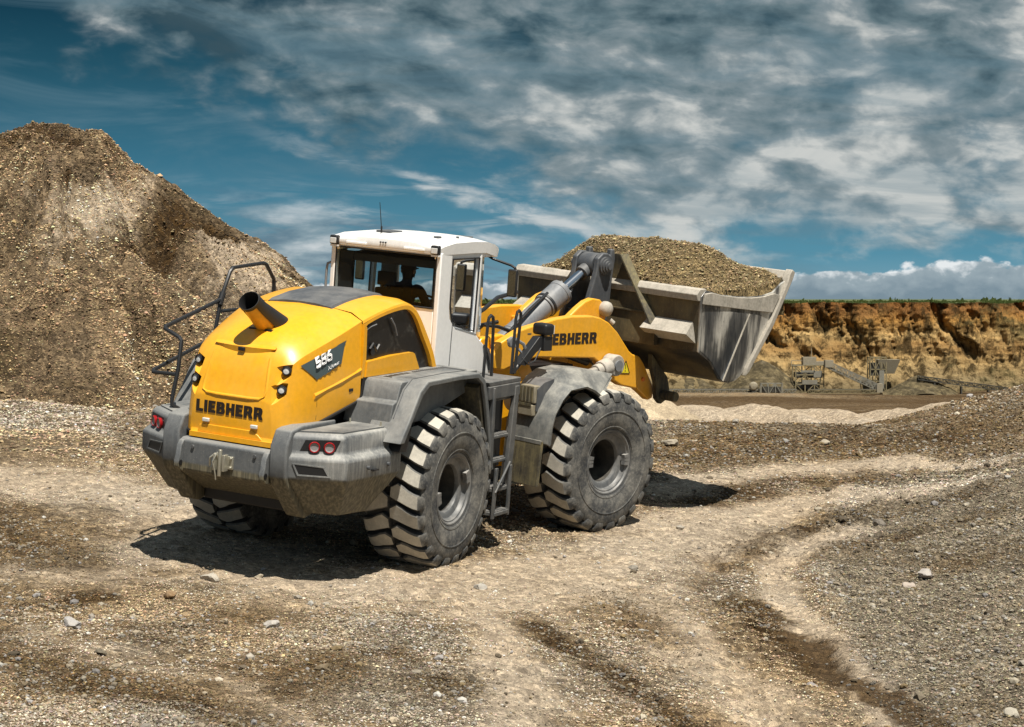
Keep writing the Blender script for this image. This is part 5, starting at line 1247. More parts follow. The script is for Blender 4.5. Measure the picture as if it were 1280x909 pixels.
MB().tube([(.95, .17, 3.70), (.945, .17, 3.78)], .012, 6).tube([(.945, .17, 3.76), (.90, .19, 4.07)], [.006, .004], 5).build('antenna', M['blackp'], ROOF)
# glass
mb = MB(); mb.add([(.812, -.70, 2.865), (.812, .70, 2.865), (.812, .70, 3.505), (.812, -.70, 3.505)], [(0, 1, 2, 3)]); mb.build('cab_window', M['glassdk'], CAB)
for s in (1, -1):
    mb = MB(); mb.add([(1.08, s * .735, 3.47), (1.815, s * .735, 3.47), (1.79, s * .735, 2.52), (1.24, s * .735, 2.62), (1.12, s * .735, 2.73)], [(0, 1, 2, 3, 4)]); mb.build('door_window', M['glass'], CAB, smooth=False)
    mb = MB(); mb.loft([[(1.87, s * .745, 3.47), (2.02, s * .72, 3.47), (2.12, s * .62, 3.47)], [(1.84, s * .755, 2.48), (2.04, s * .73, 2.37), (2.2, s * .62, 2.26)]], False, closed=False); mb.build('quarter_window', M['glass'], CAB, ang=80)
mb = MB(); mb.add([(2.13, -.56, 3.45), (2.13, .56, 3.45), (2.21, .56, 2.25), (2.21, -.56, 2.25)], [(0, 1, 2, 3)]); mb.build('windscreen', M['glass'], CAB)
# window seals
mb = MB()
mb.tube([(.80, -.695, 2.87), (.80, -.695, 3.495), (.80, .695, 3.495), (.80, .695, 2.87), (.80, -.695, 2.87)], .012, 6)
for s in (1, -1): mb.tube([(1.09, s * .768, 3.46), (1.80, s * .768, 3.46), (1.775, s * .768, 2.55), (1.27, s * .768, 2.65), (1.14, s * .768, 2.76), (1.09, s * .768, 2.92), (1.09, s * .768, 3.46)], .011, 6)
mb.build('window_seal', M['blackp'], CAB)
# door: seam, handle, front rubber
mb = MB(); mb.tube([(1.19, -.767, 2.70), (1.17, -.767, 2.02)], .006, 5); mb.build('door_seam', M['greydk'], CAB)
MB().prism([(2.05, 2.37), (2.20, 2.30), (2.305, 2.12), (2.31, 2.02), (2.26, 2.02), (2.22, 2.14), (2.15, 2.25)], 'y', -.80, -.765).build('door_handle', M['greydk'], CAB, bevel=.01)
# interior
mb = MB(); mb.box(1.12, 1.22, -.05, .31, 2.55, 3.02); mb.box(1.13, 1.62, -.10, .32, 2.42, 2.56); mb.box(1.2, 1.5, .0, .2, 2.1, 2.44); mb.box(1.13, 1.20, .05, .29, 3.05, 3.22)
mb.cyl((1.16, .12, 3.0), (1.16, .12, 3.1), .015); mb.cyl((1.16, .22, 3.0), (1.16, .22, 3.1), .015)
mb.box(1.3, 1.75, -.20, -.11, 2.55, 2.66)
mb.build('seat', M['seat'], CAB, bevel=.035, seg=3)
mb = MB(); cw_ = Vector((1.86, .06, 2.80)); ax_ = Vector((-.5, 0, .86)).normalized(); u_ = Vector((0, 1, 0)); v_ = ax_.cross(u_)
mb.tube([cw_ + (u_ * math.cos(q) + v_ * math.sin(q)) * .19 for q in [2 * math.pi * i / 24 for i in range(25)]], .015, 6, False); mb.tube([cw_ - u_ * .19, cw_ + u_ * .19], .012, 5); mb.tube([(2.02, .06, 2.3), cw_], .035, 8); mb.box(1.88, 2.05, -.12, .24, 2.1, 2.62)
mb.build('steering_column', M['cabin'], CAB)
mb = MB(); n_ = 12
mb.loft([[(1.62 + dx, -.38 + .12 * math.cos(q), 3.07 + .15 * math.sin(q)) for q in [2 * math.pi * i / n_ for i in range(n_)]] for dx in (0, .06)]); mb.tube([(1.65, -.38, 2.95), (1.75, -.45, 2.6), (1.75, -.45, 2.3)], .025, 6); mb.box(1.45, 1.95, -.6, -.42, 2.3, 2.6)
mb.build('console', M['cabin'], CAB, bevel=.01)
mb = MB(); mb.box(1.55, 1.60, .26, .48, 2.97, 3.36); mb.tube([(1.58, .37, 3.36), (1.58, .37, 3.42)], .015, 6); mb.build('control_panel', M['cylgrey'], CAB, bevel=.015)
mb = MB(); mb.box(1.5, 1.53, .40, .42, 3.02, 3.1); mb.box(.95, .99, .60, .655, 2.3, 2.95); mb.build('red_trim', M['red'], CAB)
# mirrors
for s in (-1, 1):
    mb = MB(); mb.tube([(2.16, s * .70, 3.47), (2.17, s * .76, 3.44), (2.12, s * 1.05, 3.385), (2.11, s * 1.11, 3.36), (2.11, s * 1.125, 3.30), (2.11, s * 1.12, 3.02)], .018, 6)
    ar = mb.build('mirror_arm', M['blackp'], CAB)
    mb = MB(); mb.box(2.075, 2.125, s * 1.03, s * 1.16, 2.995, 3.34); hd = mb.build('mirror', M['blackp'], ar, bevel=.02, seg=3)
    MB().add([(2.072, s * 1.045, 3.015), (2.072, s * 1.145, 3.015), (2.072, s * 1.145, 3.32), (2.072, s * 1.045, 3.32)], [(0, 1, 2, 3)]).build('mirror_glass', flat('mirror_silver', (.25, .25, .22), .06, 1.), ar)
MB().box(1.92, 1.96, -.64, -.58, 3.0, 3.12).tube([(1.95, -.62, 3.12), (1.98, -.6, 3.42)], .012, 5).build('cab_mirror', M['cabin'], CAB, bevel=.015)
# grab rail on the left corner
MB().tube([(.86, .765, 3.30), (.82, .82, 3.27), (.81, .825, 3.2), (.81, .825, 2.4), (.86, .765, 2.35)], .016, 6).build('grab_rail', M['cylgrey'], CAB)
mb = MB()
mb.tube([(1.16, -1.25, 2.06), (1.18, -1.25, 2.74), (1.20, -1.25, 2.80), (1.25, -1.25, 2.825), (1.31, -1.25, 2.80), (1.33, -1.25, 2.74), (1.38, -1.25, 2.06)], .020, 8)
mb.tube([(1.93, -1.25, 2.06), (1.95, -1.25, 2.76), (1.98, -1.25, 2.83), (2.03, -1.25, 2.845), (2.08, -1.25, 2.81), (2.09, -1.25, 2.74), (2.02, -1.25, 2.06)], .020, 8)
mb.tube([(1.83, -1.28, 1.99), (1.80, -1.36, 1.96), (1.78, -1.42, 1.90), (1.80, -1.42, 1.42), (1.76, -1.40, 1.34)], .015, 6)
mb.build('handrail', M['black'], L)

# ---------------------------------------------------------------- steps between the wheels
mb = MB()
mb.prism([(1.02, 2.02), (1.86, 2.02), (1.86, 2.075), (1.0, 2.075)], 'y', -1.40, -.80)
mb.box(1.16, 1.76, -1.36, -.85, 1.82, 1.86)
mb.box(1.20, 1.72, -1.38, -1.12, 1.36, 1.40); mb.box(1.24, 1.68, -1.38, -1.12, 1.06, 1.10)
mb.prism([(1.70, 1.98), (1.80, 1.98), (1.78, 1.2), (1.72, .78), (1.60, .78), (1.64, 1.2)], 'y', -1.42, -1.36)
mb.prism([(1.10, 2.0), (1.16, 2.0), (1.20, 1.3), (1.22, 1.02), (1.16, 1.02), (1.12, 1.3)], 'y', -1.42, -1.36)
mb.box(1.0, 1.84, -1.41, -1.37, 1.86, 2.02)
STEP = mb.build('access_steps', M['stepgrey'], L, bevel=.01)
MB().box(1.08, 2.40, -.92, -.88, .85, 2.0).build('step_backing', M['blackp'], STEP)
MB().box(1.0, 1.95, -1.30, -.6, 1.99, 2.02).build('platform_floor', M['greydk'], STEP)
mb = MB(); mb.box(1.25, 1.64, -1.44, -1.20, .72, .765); mb.box(1.24, 1.62, -1.48, -1.24, .43, .475)
mb.prism([(1.22, 1.02), (1.28, 1.02), (1.26, .40), (1.20, .40)], 'y', -1.47, -1.44); mb.prism([(1.60, 1.02), (1.66, 1.02), (1.66, .40), (1.60, .40)], 'y', -1.47, -1.44); mb.tube([(1.62, -1.45, 1.06), (1.22, -1.47, .72)], .018, 5)
mb.build('folding_steps', M['stepgrey'], STEP, bevel=.006)
mb = MB()
for x0, x1, z, y0, y1 in ((1.25, 1.64, .765, -1.44, -1.2), (1.24, 1.62, .475, -1.48, -1.24), (1.2, 1.72, 1.40, -1.38, -1.12), (1.24, 1.68, 1.10, -1.38, -1.12)):
    mb = MB()
    for i in range(8):
        x = x0 + (x1 - x0) * (i + .5) / 8; mb.box(x - .012, x + .012, y0 + .01, y1 - .01, z, z + .014)
    mb.build('tread_ribs', M['rim'], STEP)
for o_ in [STEP] + list(STEP.children):
    o_.data.transform(Matrix.Translation((-.20, -.12, 0)))
# ---------------------------------------------------------------- front frame
mb = MB()
for s in (1, -1):
    mb.prism([(2.30, .75), (2.30, 2.28), (2.45, 2.42), (2.80, 2.46), (3.05, 2.40), (3.35, 2.12), (3.62, 1.70), (4.45, 1.25), (4.45, .70)], 'y', s * .40, s * .52)
    mb.prism([(2.38, 1.2), (2.42, 2.10), (2.70, 2.18), (3.1, 2.02), (3.35, 1.6), (3.35, 1.2)], 'y', s * .52, s * .60)
mb.box(2.30, 3.5, -.40, .40, .75, 1.85); mb.box(3.6, 4.2, -.80, .80, .70, 1.12); mb.box(2.28, 2.44, -.40, .40, 1.85, 2.25)
FF = mb.build('loader_frame', M['yellow'], L, True, bevel=.025, seg=3)
mb = MB(); mb.box(2.5, 4.4, -.39, .39, 1.2, 2.0); mb.box(1.9, 2.5, -.3, .3, .8, 1.9); mb.build('frame_core', M['blackp'], FF, True)
mb = MB(); mb.tube([(2.5, .30, 2.30), (2.9, .30, 2.42), (3.6, .30, 2.5)], .03, 6).tube([(2.5, -.25, 2.40), (2.7, -.28, 2.55), (3.0, -.26, 2.52), (3.3, -.2, 2.45)], .025, 6)
mb.tube([(2.42, -.1, 2.2), (2.62, -.12, 2.62), (2.9, -.08, 2.72), (3.3, .05, 2.86), (3.72, .1, 2.92)], .028, 8)
mb.build('hydraulic_hose', M['black'], FF, True)
# front fenders
for s in (-1, 1):
    prof = [(2.66, 1.20), (2.67, 1.40), (2.72, 1.60), (2.84, 1.82), (2.98, 1.96), (3.16, 2.05), (3.40, 2.085), (3.66, 2.05), (3.92, 1.985)]
    mb = MB(); rings = []
    for i, (x, z) in enumerate(prof):
        nx, nz = (-1, .1) if i < 2 else (-.7, .7) if i < 5 else (0, 1); t = .045
        xi = x + max(0, (x - 3.3)) * .55; k = .0 if i < 3 else .05 + .02 * (i - 3)
        zo = z - k * 1.0 - (.05 if i > 4 else 0); xo = x - (0.10 * (i - 5) if i > 5 else 0) + (.05 if 1 < i < 5 else .04)
        rings.append([(xi, s * .84, z), (xi, s * 1.20, z), (xo, s * 1.52, zo), (xo + .01, s * 1.56, zo - .02), (xo - nx * t, s * 1.55, zo - nz * t), (xi - nx * t, s * 1.20, z - nz * t), (xi - nx * t, s * .84, z - nz * t)])
    mb.loft(rings, True)
    ffd = mb.build('fender', M['greyf'], L, True, ang=38)
    mb = MB(); mb.prism([(2.61, .66), (2.66, .66), (2.69, 1.22), (2.64, 1.22)], 'y', s * .86, s * 1.47); mb.build('mud_flap', M['mudmetal'], ffd, True)
    MB().box(2.635, 2.66, s * .86, s * 1.47, 1.19, 1.235).build('flap_rail', M['greyf'], ffd, True)
    # lamp recess with the box-like marker unit
    mb = MB(); mb.prism([(2.70, 1.58), (2.70, 1.86), (2.82, 1.94), (3.0, 1.98), (3.0, 1.58)], 'y', s * 1.02, s * 1.30); rc = mb.build('lamp_recess', M['greydk'], ffd, True)
    mb = MB(); mb.box(2.655, 2.78, s * 1.03, s * 1.29, 1.68, 1.90); mb.box(2.64, 2.78, s * 1.04, s * 1.28, 1.52, 1.66)
    un = mb.build('marker_lamp', M['farpale'], ffd, True, bevel=.01)
    mb = MB()
    for i in range(4): mb.box(2.648, 2.656, s * (1.05 + i * .06), s * (1.085 + i * .06), 1.70, 1.88)
    mb.box(2.633, 2.642, s * 1.06, s * 1.26, 1.645, 1.675)
    mb.build('lamp_ribs', M['mudmetal'], un, True)
# lamp on a bracket in front of the right handrail
mb = MB(); mb.tube([(2.42, -1.10, 2.05), (2.50, -1.10, 2.12), (2.80, -1.10, 2.42), (2.95, -1.10, 2.50)], .028, 8); mb.prism([(2.50, 2.16), (2.62, 2.14), (2.80, 2.30), (3.0, 2.42), (3.0, 2.50), (2.84, 2.50)], 'y', -1.14, -1.02); mb.box(2.90, 3.06, -1.17, -1.0, 2.32, 2.50)
mb.tube([(2.56, -1.12, 2.24), (2.64, -1.16, 2.16), (2.76, -1.16, 2.20), (2.88, -1.14, 2.36)], .012, 6)
HB = mb.build('headlamp_bracket', M['black'], L, True, bevel=.01)
mb = MB(); mb.box(2.88, 3.06, -1.20, -.96, 2.515, 2.665); hl = mb.build('headlamp', M['blackp'], HB, True, bevel=.04, seg=4)
mb = MB(); mb.box(3.055, 3.07, -1.18, -.98, 2.535, 2.645); mb.build('lamp_glass', M['lens'], hl, True)
mb = MB(); mb.cyl((2.52, -.95, 2.42), (2.52, -1.0, 2.42), .07, n=14); mb.tube([(2.55, -1.0, 2.46), (2.66, -1.04, 2.40), (2.72, -1.05, 2.28)], .022, 6).tube([(2.50, -.9, 2.45), (2.58, -1.0, 2.36), (2.7, -1.05, 2.24)], .018, 6); mb.build('hose_joint', M['cylgrey'], HB, True)

# ---------------------------------------------------------------- lift arms
ARM = [(2.50, 2.22), (2.62, 2.38), (2.97, 2.53), (3.10, 2.56), (3.63, 2.66), (3.96, 2.69), (4.37, 2.685), (4.54, 2.655), (4.71, 2.59), (4.91, 2.455), (5.19, 2.19), (5.27, 2.145), (5.42, 2.11), (5.42, 1.66), (5.08, 1.72), (4.86, 1.82), (4.66, 1.95), (4.56, 2.06), (4.46, 2.115), (3.33, 2.165), (3.02, 2.12), (2.70, 2.02), (2.52, 2.04)]
def arm(s):
    mb = MB(); mb.prism(ARM, 'y', s * .57, s * .70)
    mb.loft([[(5.42, s * .70, 2.11), (5.42, s * .57, 2.11), (5.42, s * .57, 1.66), (5.42, s * .70, 1.66)], [(5.62, s * .62, 2.0), (5.62, s * .50, 2.0), (5.66, s * .50, 1.56), (5.66, s * .62, 1.56)],
             [(5.88, s * .55, 1.76), (5.88, s * .43, 1.76), (5.88, s * .43, 1.46), (5.88, s * .55, 1.46)], [(6.02, s * .52, 1.62), (6.02, s * .40, 1.62), (6.0, s * .40, 1.48), (6.0, s * .52, 1.48)]], True)
    o = mb.build('lift_arm', M['orange'], L, True, bevel=.02, seg=3)
    return o
arms = {s: arm(s) for s in (-1, 1)}
vs, fs, wd = letter_mesh('LIEBHERR'); vs = [(v[0] * 1.03 * 7.1 / wd, v[1], v[2]) for v in vs]; tx = put_text(vs, fs, (3.40, -.7025, 2.318), (1, 0, 0), (0, 0, 1), .148, 'lettering', M['decal'], arms[-1], True)
mb = MB(); mb.add([(5.13, -.7025, 2.06), (5.035, -.7025, 1.895), (5.225, -.7025, 1.885)], [(0, 1, 2)]); ws = mb.build('warning_sticker', M['wyellow'], arms[-1], True, smooth=False)
mb = MB(); mb.add([(5.123, -.7045, 2.01), (5.137, -.7045, 2.01), (5.135, -.7045, 1.945), (5.125, -.7045, 1.945)], [(0, 1, 2, 3)]); mb.add([(5.122, -.7045, 1.93), (5.138, -.7045, 1.93), (5.138, -.7045, 1.912), (5.122, -.7045, 1.912)], [(0, 1, 2, 3)])
for a, b in (((5.13, 2.06), (5.035, 1.895)), ((5.035, 1.895), (5.225, 1.885)), ((5.225, 1.885), (5.13, 2.06))): mb.tube([(a[0], -.7045, a[1]), (b[0], -.7045, b[1])], .005, 4)
mb.build('exclamation_mark', M['decal'], ws, True, smooth=False)
MB().box(3.10, 3.17, -.7035, -.701, 2.47, 2.485).build('small_label', M['decalgrey'], arms[-1], True)
MB().cyl((5.60, -.66, 1.78), (5.60, -.60, 1.78), .03, n=12).build('grease_point', flat('orange_cap', (.7, .18, .03), .5), arms[-1], True)
# cross member between the arms with the lever bearings
mb = MB(); mb.box(4.15, 4.55, -.57, .57, 2.30, 2.55)
for s in (1, -1):
    mb.prism([(4.05, 2.50), (4.18, 2.66), (4.34, 2.77), (4.48, 2.85), (4.62, 2.89), (4.78, 2.87), (4.90, 2.79), (4.94, 2.68), (4.90, 2.5), (4.7, 2.4), (4.3, 2.4)], 'y', s * .36, s * .46)
CM = mb.build('cross_member', M['orange'], L, True, bevel=.02, seg=3)
for s in (1, -1):
    mb = MB(); n_ = 14; c = (4.87, s * .46, 2.745)
    mb.lathe([(.0, 0), (.105, .0), (.105, .04), (.098, .075), (.07, .105), (.03, .118), (0, .12)] if s > 0 else [(.0, 0), (.105, -.0), (.105, -.04), (.098, -.075), (.07, -.105), (.03, -.118), (0, -.12)], 18, c)
    mb.build('bearing_cap', M['bucketedge'], CM, True, ang=60)
mb = MB(); mb.cyl((4.95, -.50, 2.60), (5.0, -.54, 2.55), .035, n=10); mb.build('grease_nipple', M['bucketedge'], CM, True)
# tilt lever
mb = MB()
lev = [(4.93, 3.22), (4.94, 3.40), (5.04, 3.475), (5.14, 3.475), (5.20, 3.44), (5.20, 3.53), (5.27, 3.53), (5.30, 3.40), (5.27, 3.10), (5.26, 2.80), (5.20, 2.35), (4.98, 2.0), (4.78, 2.02), (4.72, 2.5), (4.80, 2.82)]
for s in (1, -1): mb.prism(lev, 'y', s * .15, s * .235)
mb.box(4.82, 5.18, -.15, .15, 2.4, 2.7)
LV = mb.build('tilt_lever', M['greydk'], L, True, bevel=.018, seg=2)
for s in (1, -1):
    sg = s; mb = MB()
    mb.lathe([(.125, sg * .0), (.125, sg * .03), (.10, sg * .035), (.10, sg * .055), (.075, sg * .06), (.075, sg * .08), (.045, sg * .085), (.045, sg * .10), (0, sg * .10)], 24, (5.09, sg * .235, 3.30))
    mb.build('pin', M['greydk'], LV, True, ang=30)
mb = MB(); mb.cyl((4.95, -.30, 2.05), (5.5, -.30, 1.9), .06, n=10).cyl((4.95, .30, 2.05), (5.5, .30, 1.9), .06, n=10); mb.build('tilt_link', M['black'], L, True)
# tilt cylinder
a0, a1 = Vector((2.75, 0, 1.86)), Vector((5.09, 0, 3.30)); ax_ = (a1 - a0).normalized(); Ld = (a1 - a0).length
P = lambda t: tuple(a0 + ax_ * t)
mb = MB(); mb.cyl(P(0), P(1.72), .145, n=28); mb.cyl(P(1.66), P(1.70), .165, n=28); mb.cyl(P(1.70), P(2.02), .172, n=28); mb.cyl(P(1.98), P(2.05), .178, n=28); mb.cyl(P(.95), P(.97), .152, n=28)
TC = mb.build('tilt_cylinder', M['cylgrey'], L, True, bevel=.006)
MB().cyl(P(1.695), P(1.73), .176, n=28).build('clamp_band', M['black'], TC, True)
mb = MB()
for i in range(10):
    q = 2 * math.pi * i / 10; u_ = Vector((0, 1, 0)); w2 = ax_.cross(u_); o_ = (u_ * math.cos(q) + w2 * math.sin(q)) * .15
    mb.cyl(tuple(Vector(P(2.05)) + o_), tuple(Vector(P(2.075)) + o_), .018, n=6)
mb.build('bolt_ring', M['cylgrey'], TC, True)
MB().cyl(P(2.0), P(Ld - .14), .068, n=24).build('piston_rod', M['chrome'], TC, True)
mb = MB(); mb.lathe([(.10, -.13), (.155, -.13), (.165, -.10), (.165, .10), (.155, .13), (.10, .13), (.10, -.13)], 28, tuple(a1)); mb.cyl(P(Ld - .24), P(Ld - .1), .10, n=20); mb.build('rod_eye', M['greydk'], TC, True)
mb = MB(); mb.tube([P(.55), tuple(Vector(P(.62)) + Vector((-.02, -.15, .17))), tuple(Vector(P(1.2)) + Vector((0, -.10, .22))), tuple(Vector(P(1.66)) + Vector((0, -.05, .19)))], .022, 8)
mb.tube([tuple(Vector(P(.9)) + Vector((0, -.18, -.05))), tuple(Vector(P(1.0)) + Vector((.05, -.26, .02))), tuple(Vector(P(1.25)) + Vector((.2, -.28, -.03))), tuple(Vector(P(1.35)) + Vector((.3, -.3, -.16)))], .024, 8); mb.build('hydraulic_hose', M['black'], TC, True)
# lift cylinders
for s in (-1, 1):
    b0, b1 = Vector((2.75, s * .80, 1.62)), Vector((4.74, s * .80, 2.03)); d_ = (b1 - b0).normalized(); Q = lambda t: tuple(b0 + d_ * t)
    LL = (b1 - b0).length
    mb = MB(); mb.cyl(Q(0), Q(1.10), .115, n=20); mb.cyl(Q(1.02), Q(1.22), .135, n=20); LC = mb.build('lift_cylinder', M['dustmetal'], L, True, bevel=.008)
    MB().cyl(Q(1.1), Q(LL - .28), .06, n=16).build('piston_rod', M['rod'], LC, True)
    mb = MB(); mb.cyl(Q(LL - .36), Q(LL - .24), .085, n=14); mb.cyl(Q(LL - .26), Q(LL - .1), .11, .125, n=14); mb.lathe([(.0, -.09), (.14, -.09), (.145, -.06), (.145, .09), (0, .09)], 20, tuple(b1)); mb.build('rod_eye', M['dustmetal'], LC, True, bevel=.01)
    MB().cyl((b1.x, s * .89, b1.z), (b1.x, s * .915, b1.z), .075, n=16).build('pin', M['cylgrey'], LC, True)

# ---------------------------------------------------------------- bucket
SIDE = [(5.52, 3.12), (5.42, 3.03), (5.43, 2.75), (5.455, 2.51), (5.46, 2.29), (5.60, 2.22), (5.74, 2.15), (5.85, 2.03), (5.95, 1.92), (6.07, 1.86), (6.19, 1.845), (6.32, 1.865), (6.44, 1.92), (6.54, 2.01), (6.78, 2.28), (7.01, 2.62), (7.20, 2.98), (7.36, 3.25), (7.22, 3.20), (7.04, 3.08), (6.80, 3.035), (6.5, 3.02), (6.2, 3.03), (5.84, 3.06), (5.62, 3.10)]
BW = 1.66
mb = MB()
shell = SIDE[:18]
inn = []
for i, (x, z) in enumerate(shell):      # offset inward
    a = shell[max(i - 1, 0)]; b = shell[min(i + 1, len(shell) - 1)]; tx, tz = b[0] - a[0], b[1] - a[1]; l = math.hypot(tx, tz); inn.append((x - tz / l * .045, z + tx / l * .045))
mb.prism(shell + inn[::-1], 'y', -BW + .03, BW - .03)
BK = mb.build('bucket', M['bucket'], L, True, ang=40)
for s in (-1, 1):
    mb = MB(); mb.prism(SIDE, 'y', s * (BW - .03), s * BW)
    sd = mb.build('cheek_plate', M['bucketside'], BK, True, bevel=.006)
    # proud upper strip and the two facets of the wear plate below it
    mb = MB(); mb.prism([(5.47, 3.075), (5.45, 2.935), (6.0, 2.885), (6.55, 2.835), (7.02, 2.80), (7.17, 3.04), (7.03, 3.065), (6.80, 3.025), (6.5, 3.01), (6.2, 3.02), (5.84, 3.05), (5.62, 3.09)], 'y', s * (BW + .002), s * (BW + .04)); mb.build('reinforcing_strip', M['bucketedge'], sd, True, bevel=.006)
    mb = MB(); A_ = [(5.49, 2.88), (5.49, 2.31), (5.62, 2.24), (5.78, 2.14), (5.90, 2.0), (6.0, 1.91)]; rd = [(6.50, 2.79), (6.02, 1.885)]
    yo = s * (BW + .006); yr = s * (BW + .032)
    mb.add([(x, yo, z) for x, z in A_] + [(x, yr, z) for x, z in rd] + [(6.12, yo, 1.87), (6.25, yo, 1.875), (6.40, yo, 1.94), (6.5, yo, 2.03), (6.75, yo, 2.32), (6.96, yo, 2.66), (6.98, yo, 2.75)], [(0, 1, 2, 3, 4, 5, 7, 6), (6, 7, 8, 9, 10, 11, 12, 13, 14)])
    mb.build('wear_plate', M['bucketside'], sd, True, smooth=False)
    MB().tube([(6.50, s * (BW + .031), 2.79), (6.02, s * (BW + .031), 1.885)], .012, 5).build('weld_seam', M['bucketedge'], sd, True)
    # bolt-on corner and front rim
    mb = MB(); mb.prism([(6.50, 1.93), (6.58, 1.99), (7.06, 2.62), (7.42, 3.26), (7.46, 3.36), (7.39, 3.40), (7.33, 3.33), (7.30, 3.22), (6.98, 2.66), (6.52, 2.05)], 'y', s * (BW - .06), s * (BW + .055)); mb.build('cutting_corner', M['bucketedge'], sd, True, bevel=.012)
mb = MB(); mb.prism([(6.95, 2.52), (7.03, 2.48), (7.44, 3.24), (7.47, 3.37), (7.41, 3.37), (7.34, 3.26)], 'y', -BW + .05, BW - .05); mb.build('cutting_edge', M['bucketedge'], BK, True, bevel=.01)
# rim beam, ledges, spill guard on the back
mb = MB(); mb.prism([(5.36, 2.98), (5.34, 3.06), (5.40, 3.13), (5.52, 3.14), (5.56, 3.10), (5.50, 2.96)], 'y', -BW + .01, BW - .01); mb.build('rim_beam', M['bucketedge'], BK, True, bevel=.008)
for s in (-1, 1):
    mb = MB(); mb.loft([[(5.45, s * 1.54, 2.70), (5.24, s * 1.60, 2.53), (5.46, s * 1.60, 2.40)], [(5.45, s * .80, 2.70), (5.24, s * .80, 2.53), (5.46, s * .80, 2.40)]], True); mb.build('ledge', M['bucketedge'], BK, True, smooth=False)
    # slanted flange of the guard
    mb = MB(); fp = [(.30, 3.46), (.56, 3.10), (.97, 2.50)]
    mb.loft([[(5.30, s * (y + .0), z - .0), (5.42, s * (y + .03), z + .02), (5.42, s * (y + .055), z + .02), (5.30, s * (y + .025), z - .0)] for y, z in fp], True); mb.build('guard_flange', M['mudmetal'], BK, True, smooth=False)
    mb = MB(); mb.prism([(5.72, 2.13), (5.92, 1.95), (6.10, 1.80), (6.17, 1.62), (6.13, 1.48), (6.0, 1.42), (5.90, 1.50), (5.86, 1.72), (5.74, 1.95)], 'y', s * .60, s * .68)
    mb.cyl((6.02, s * .56, 1.55), (6.02, s * .92, 1.55), .07, n=14); mb.build('hinge_lug', M['mudmetal'], BK, True, bevel=.01)
mb = MB(); mb.loft([[(5.40, -.30, 3.46), (5.40, .30, 3.46), (5.40, .56, 3.10), (5.36, .97, 2.50), (5.36, .97, 2.30), (5.36, -.97, 2.30), (5.36, -.97, 2.50), (5.40, -.56, 3.10)], [(5.44, -.30, 3.46), (5.44, .30, 3.46), (5.44, .56, 3.10), (5.44, .97, 2.50), (5.44, .97, 2.30), (5.44, -.97, 2.30), (5.44, -.97, 2.50), (5.44, -.56, 3.10)]], True)
mb.box(5.37, 5.40, -.5, .5, 3.04, 3.06); mb.box(5.35, 5.38, -.75, .75, 2.72, 2.74)
GD = mb.build('spill_guard', M['bucket'], BK, True, smooth=False)
# load
gx, gy = np.meshgrid(np.linspace(5.46, 7.40, 60), np.linspace(-1.62, 1.62, 90))
xr = (gx - 6.28) / np.where(gx < 6.28, .85, 1.12); yr = (gy + .05) / 1.66
top = 3.675 - .26 * sstep(np.abs(yr), .4, 1.02) - .05 * np.abs(yr)
rim_z = np.interp(gx, [5.46, 5.6, 5.9, 6.3, 6.8, 7.1, 7.4], [3.10, 3.09, 3.08, 3.09, 3.14, 3.25, 3.34]) - .01
rim_z = rim_z - .05 * sstep(np.abs(gy), 1.3, 1.6)
fx_ = 1 - np.clip(np.abs(xr), 0, 1) ** 1.8; fy_ = 1 - sstep(np.abs(yr), .55, 1.06) * .9
gz_ = rim_z + (top - rim_z) * fx_ * fy_ + .055 * fbm(gx * 3, gy * 3, 4, 140) + .02 * fbm(gx * 11, gy * 11, 3, 141)
gz_[0, :] = gz_[-1, :] = 2.75; gz_[:, 0] = 2.75; gz_[:, -1] = np.minimum(gz_[:, -1], 3.2)
fxv = np.vectorize(lambda x, y: front_xf((x, y, 0))[:2]); FX, FY = fxv(gx, gy)
A4 = np.array(RW); W4 = np.stack([FX, FY, gz_, np.ones_like(FX)], -1) @ A4.T
ld = grid_obj('gravel_load', W4[..., 0], W4[..., 1], W4[..., 2], M['load']); tag(ld, 'heap of brown gravel filling the raised bucket of the wheel loader', 'gravel load')
rg = np.random.RandomState(31); n = 26000; i_ = rg.randint(1, 89, n), rg.randint(1, 60, n)
Pp = W4[i_[0], i_[1], :3] + rg.normal(0, .018, (n, 3)) * [1, 1, .3]; szl = np.clip(np.exp(rg.normal(math.log(.0080), .5, n)), .004, .035)
o = stone_mesh('gravel_cover', Pp, szl, np.clip(np.array([.26, .20, .115]) * np.exp(rg.normal(0, .45, (n, 1))) * (1 + .06 * rg.randn(n, 3)), .02, .65), rg, 0); o.parent = ld; o.matrix_parent_inverse = Matrix.Identity(4); tag(o, kind='stuff')

# ---------------------------------------------------------------- driver
def skin_body(chains, root, name):
    vs, es, rs = [], [], []; idx = {}
    def vid(p, r):
        k = tuple(round(q, 4) for q in p)
        if k not in idx: idx[k] = len(vs); vs.append(p); rs.append(r)
        return idx[k]
    for ch in chains:
        for (p, r), (q, r2) in zip(ch[:-1], ch[1:]): es.append((vid(p, r), vid(q, r2)))
    me = bpy.data.meshes.new(name); me.from_pydata(vs, es, []); o = bpy.data.objects.new(name, me); COL.objects.link(o)
    md = o.modifiers.new('skin', 'SKIN'); md.use_smooth_shade = True
    if not me.skin_vertices: 
        bm = bmesh.new(); bm.from_mesh(me); bm.verts.layers.skin.verify(); bm.to_mesh(me); bm.free()
    for v, r in zip(me.skin_vertices[0].data, rs):
        v.radius = r if isinstance(r, tuple) else (r, r)
    me.skin_vertices[0].data[idx[tuple(round(q, 4) for q in root)]].use_root = True
    sb = o.modifiers.new('sub', 'SUBSURF'); sb.levels = 2; sb.render_levels = 2
    return o
px0, py0 = 1.33, -.01
pel = (px0, py0 + .04, 2.66)
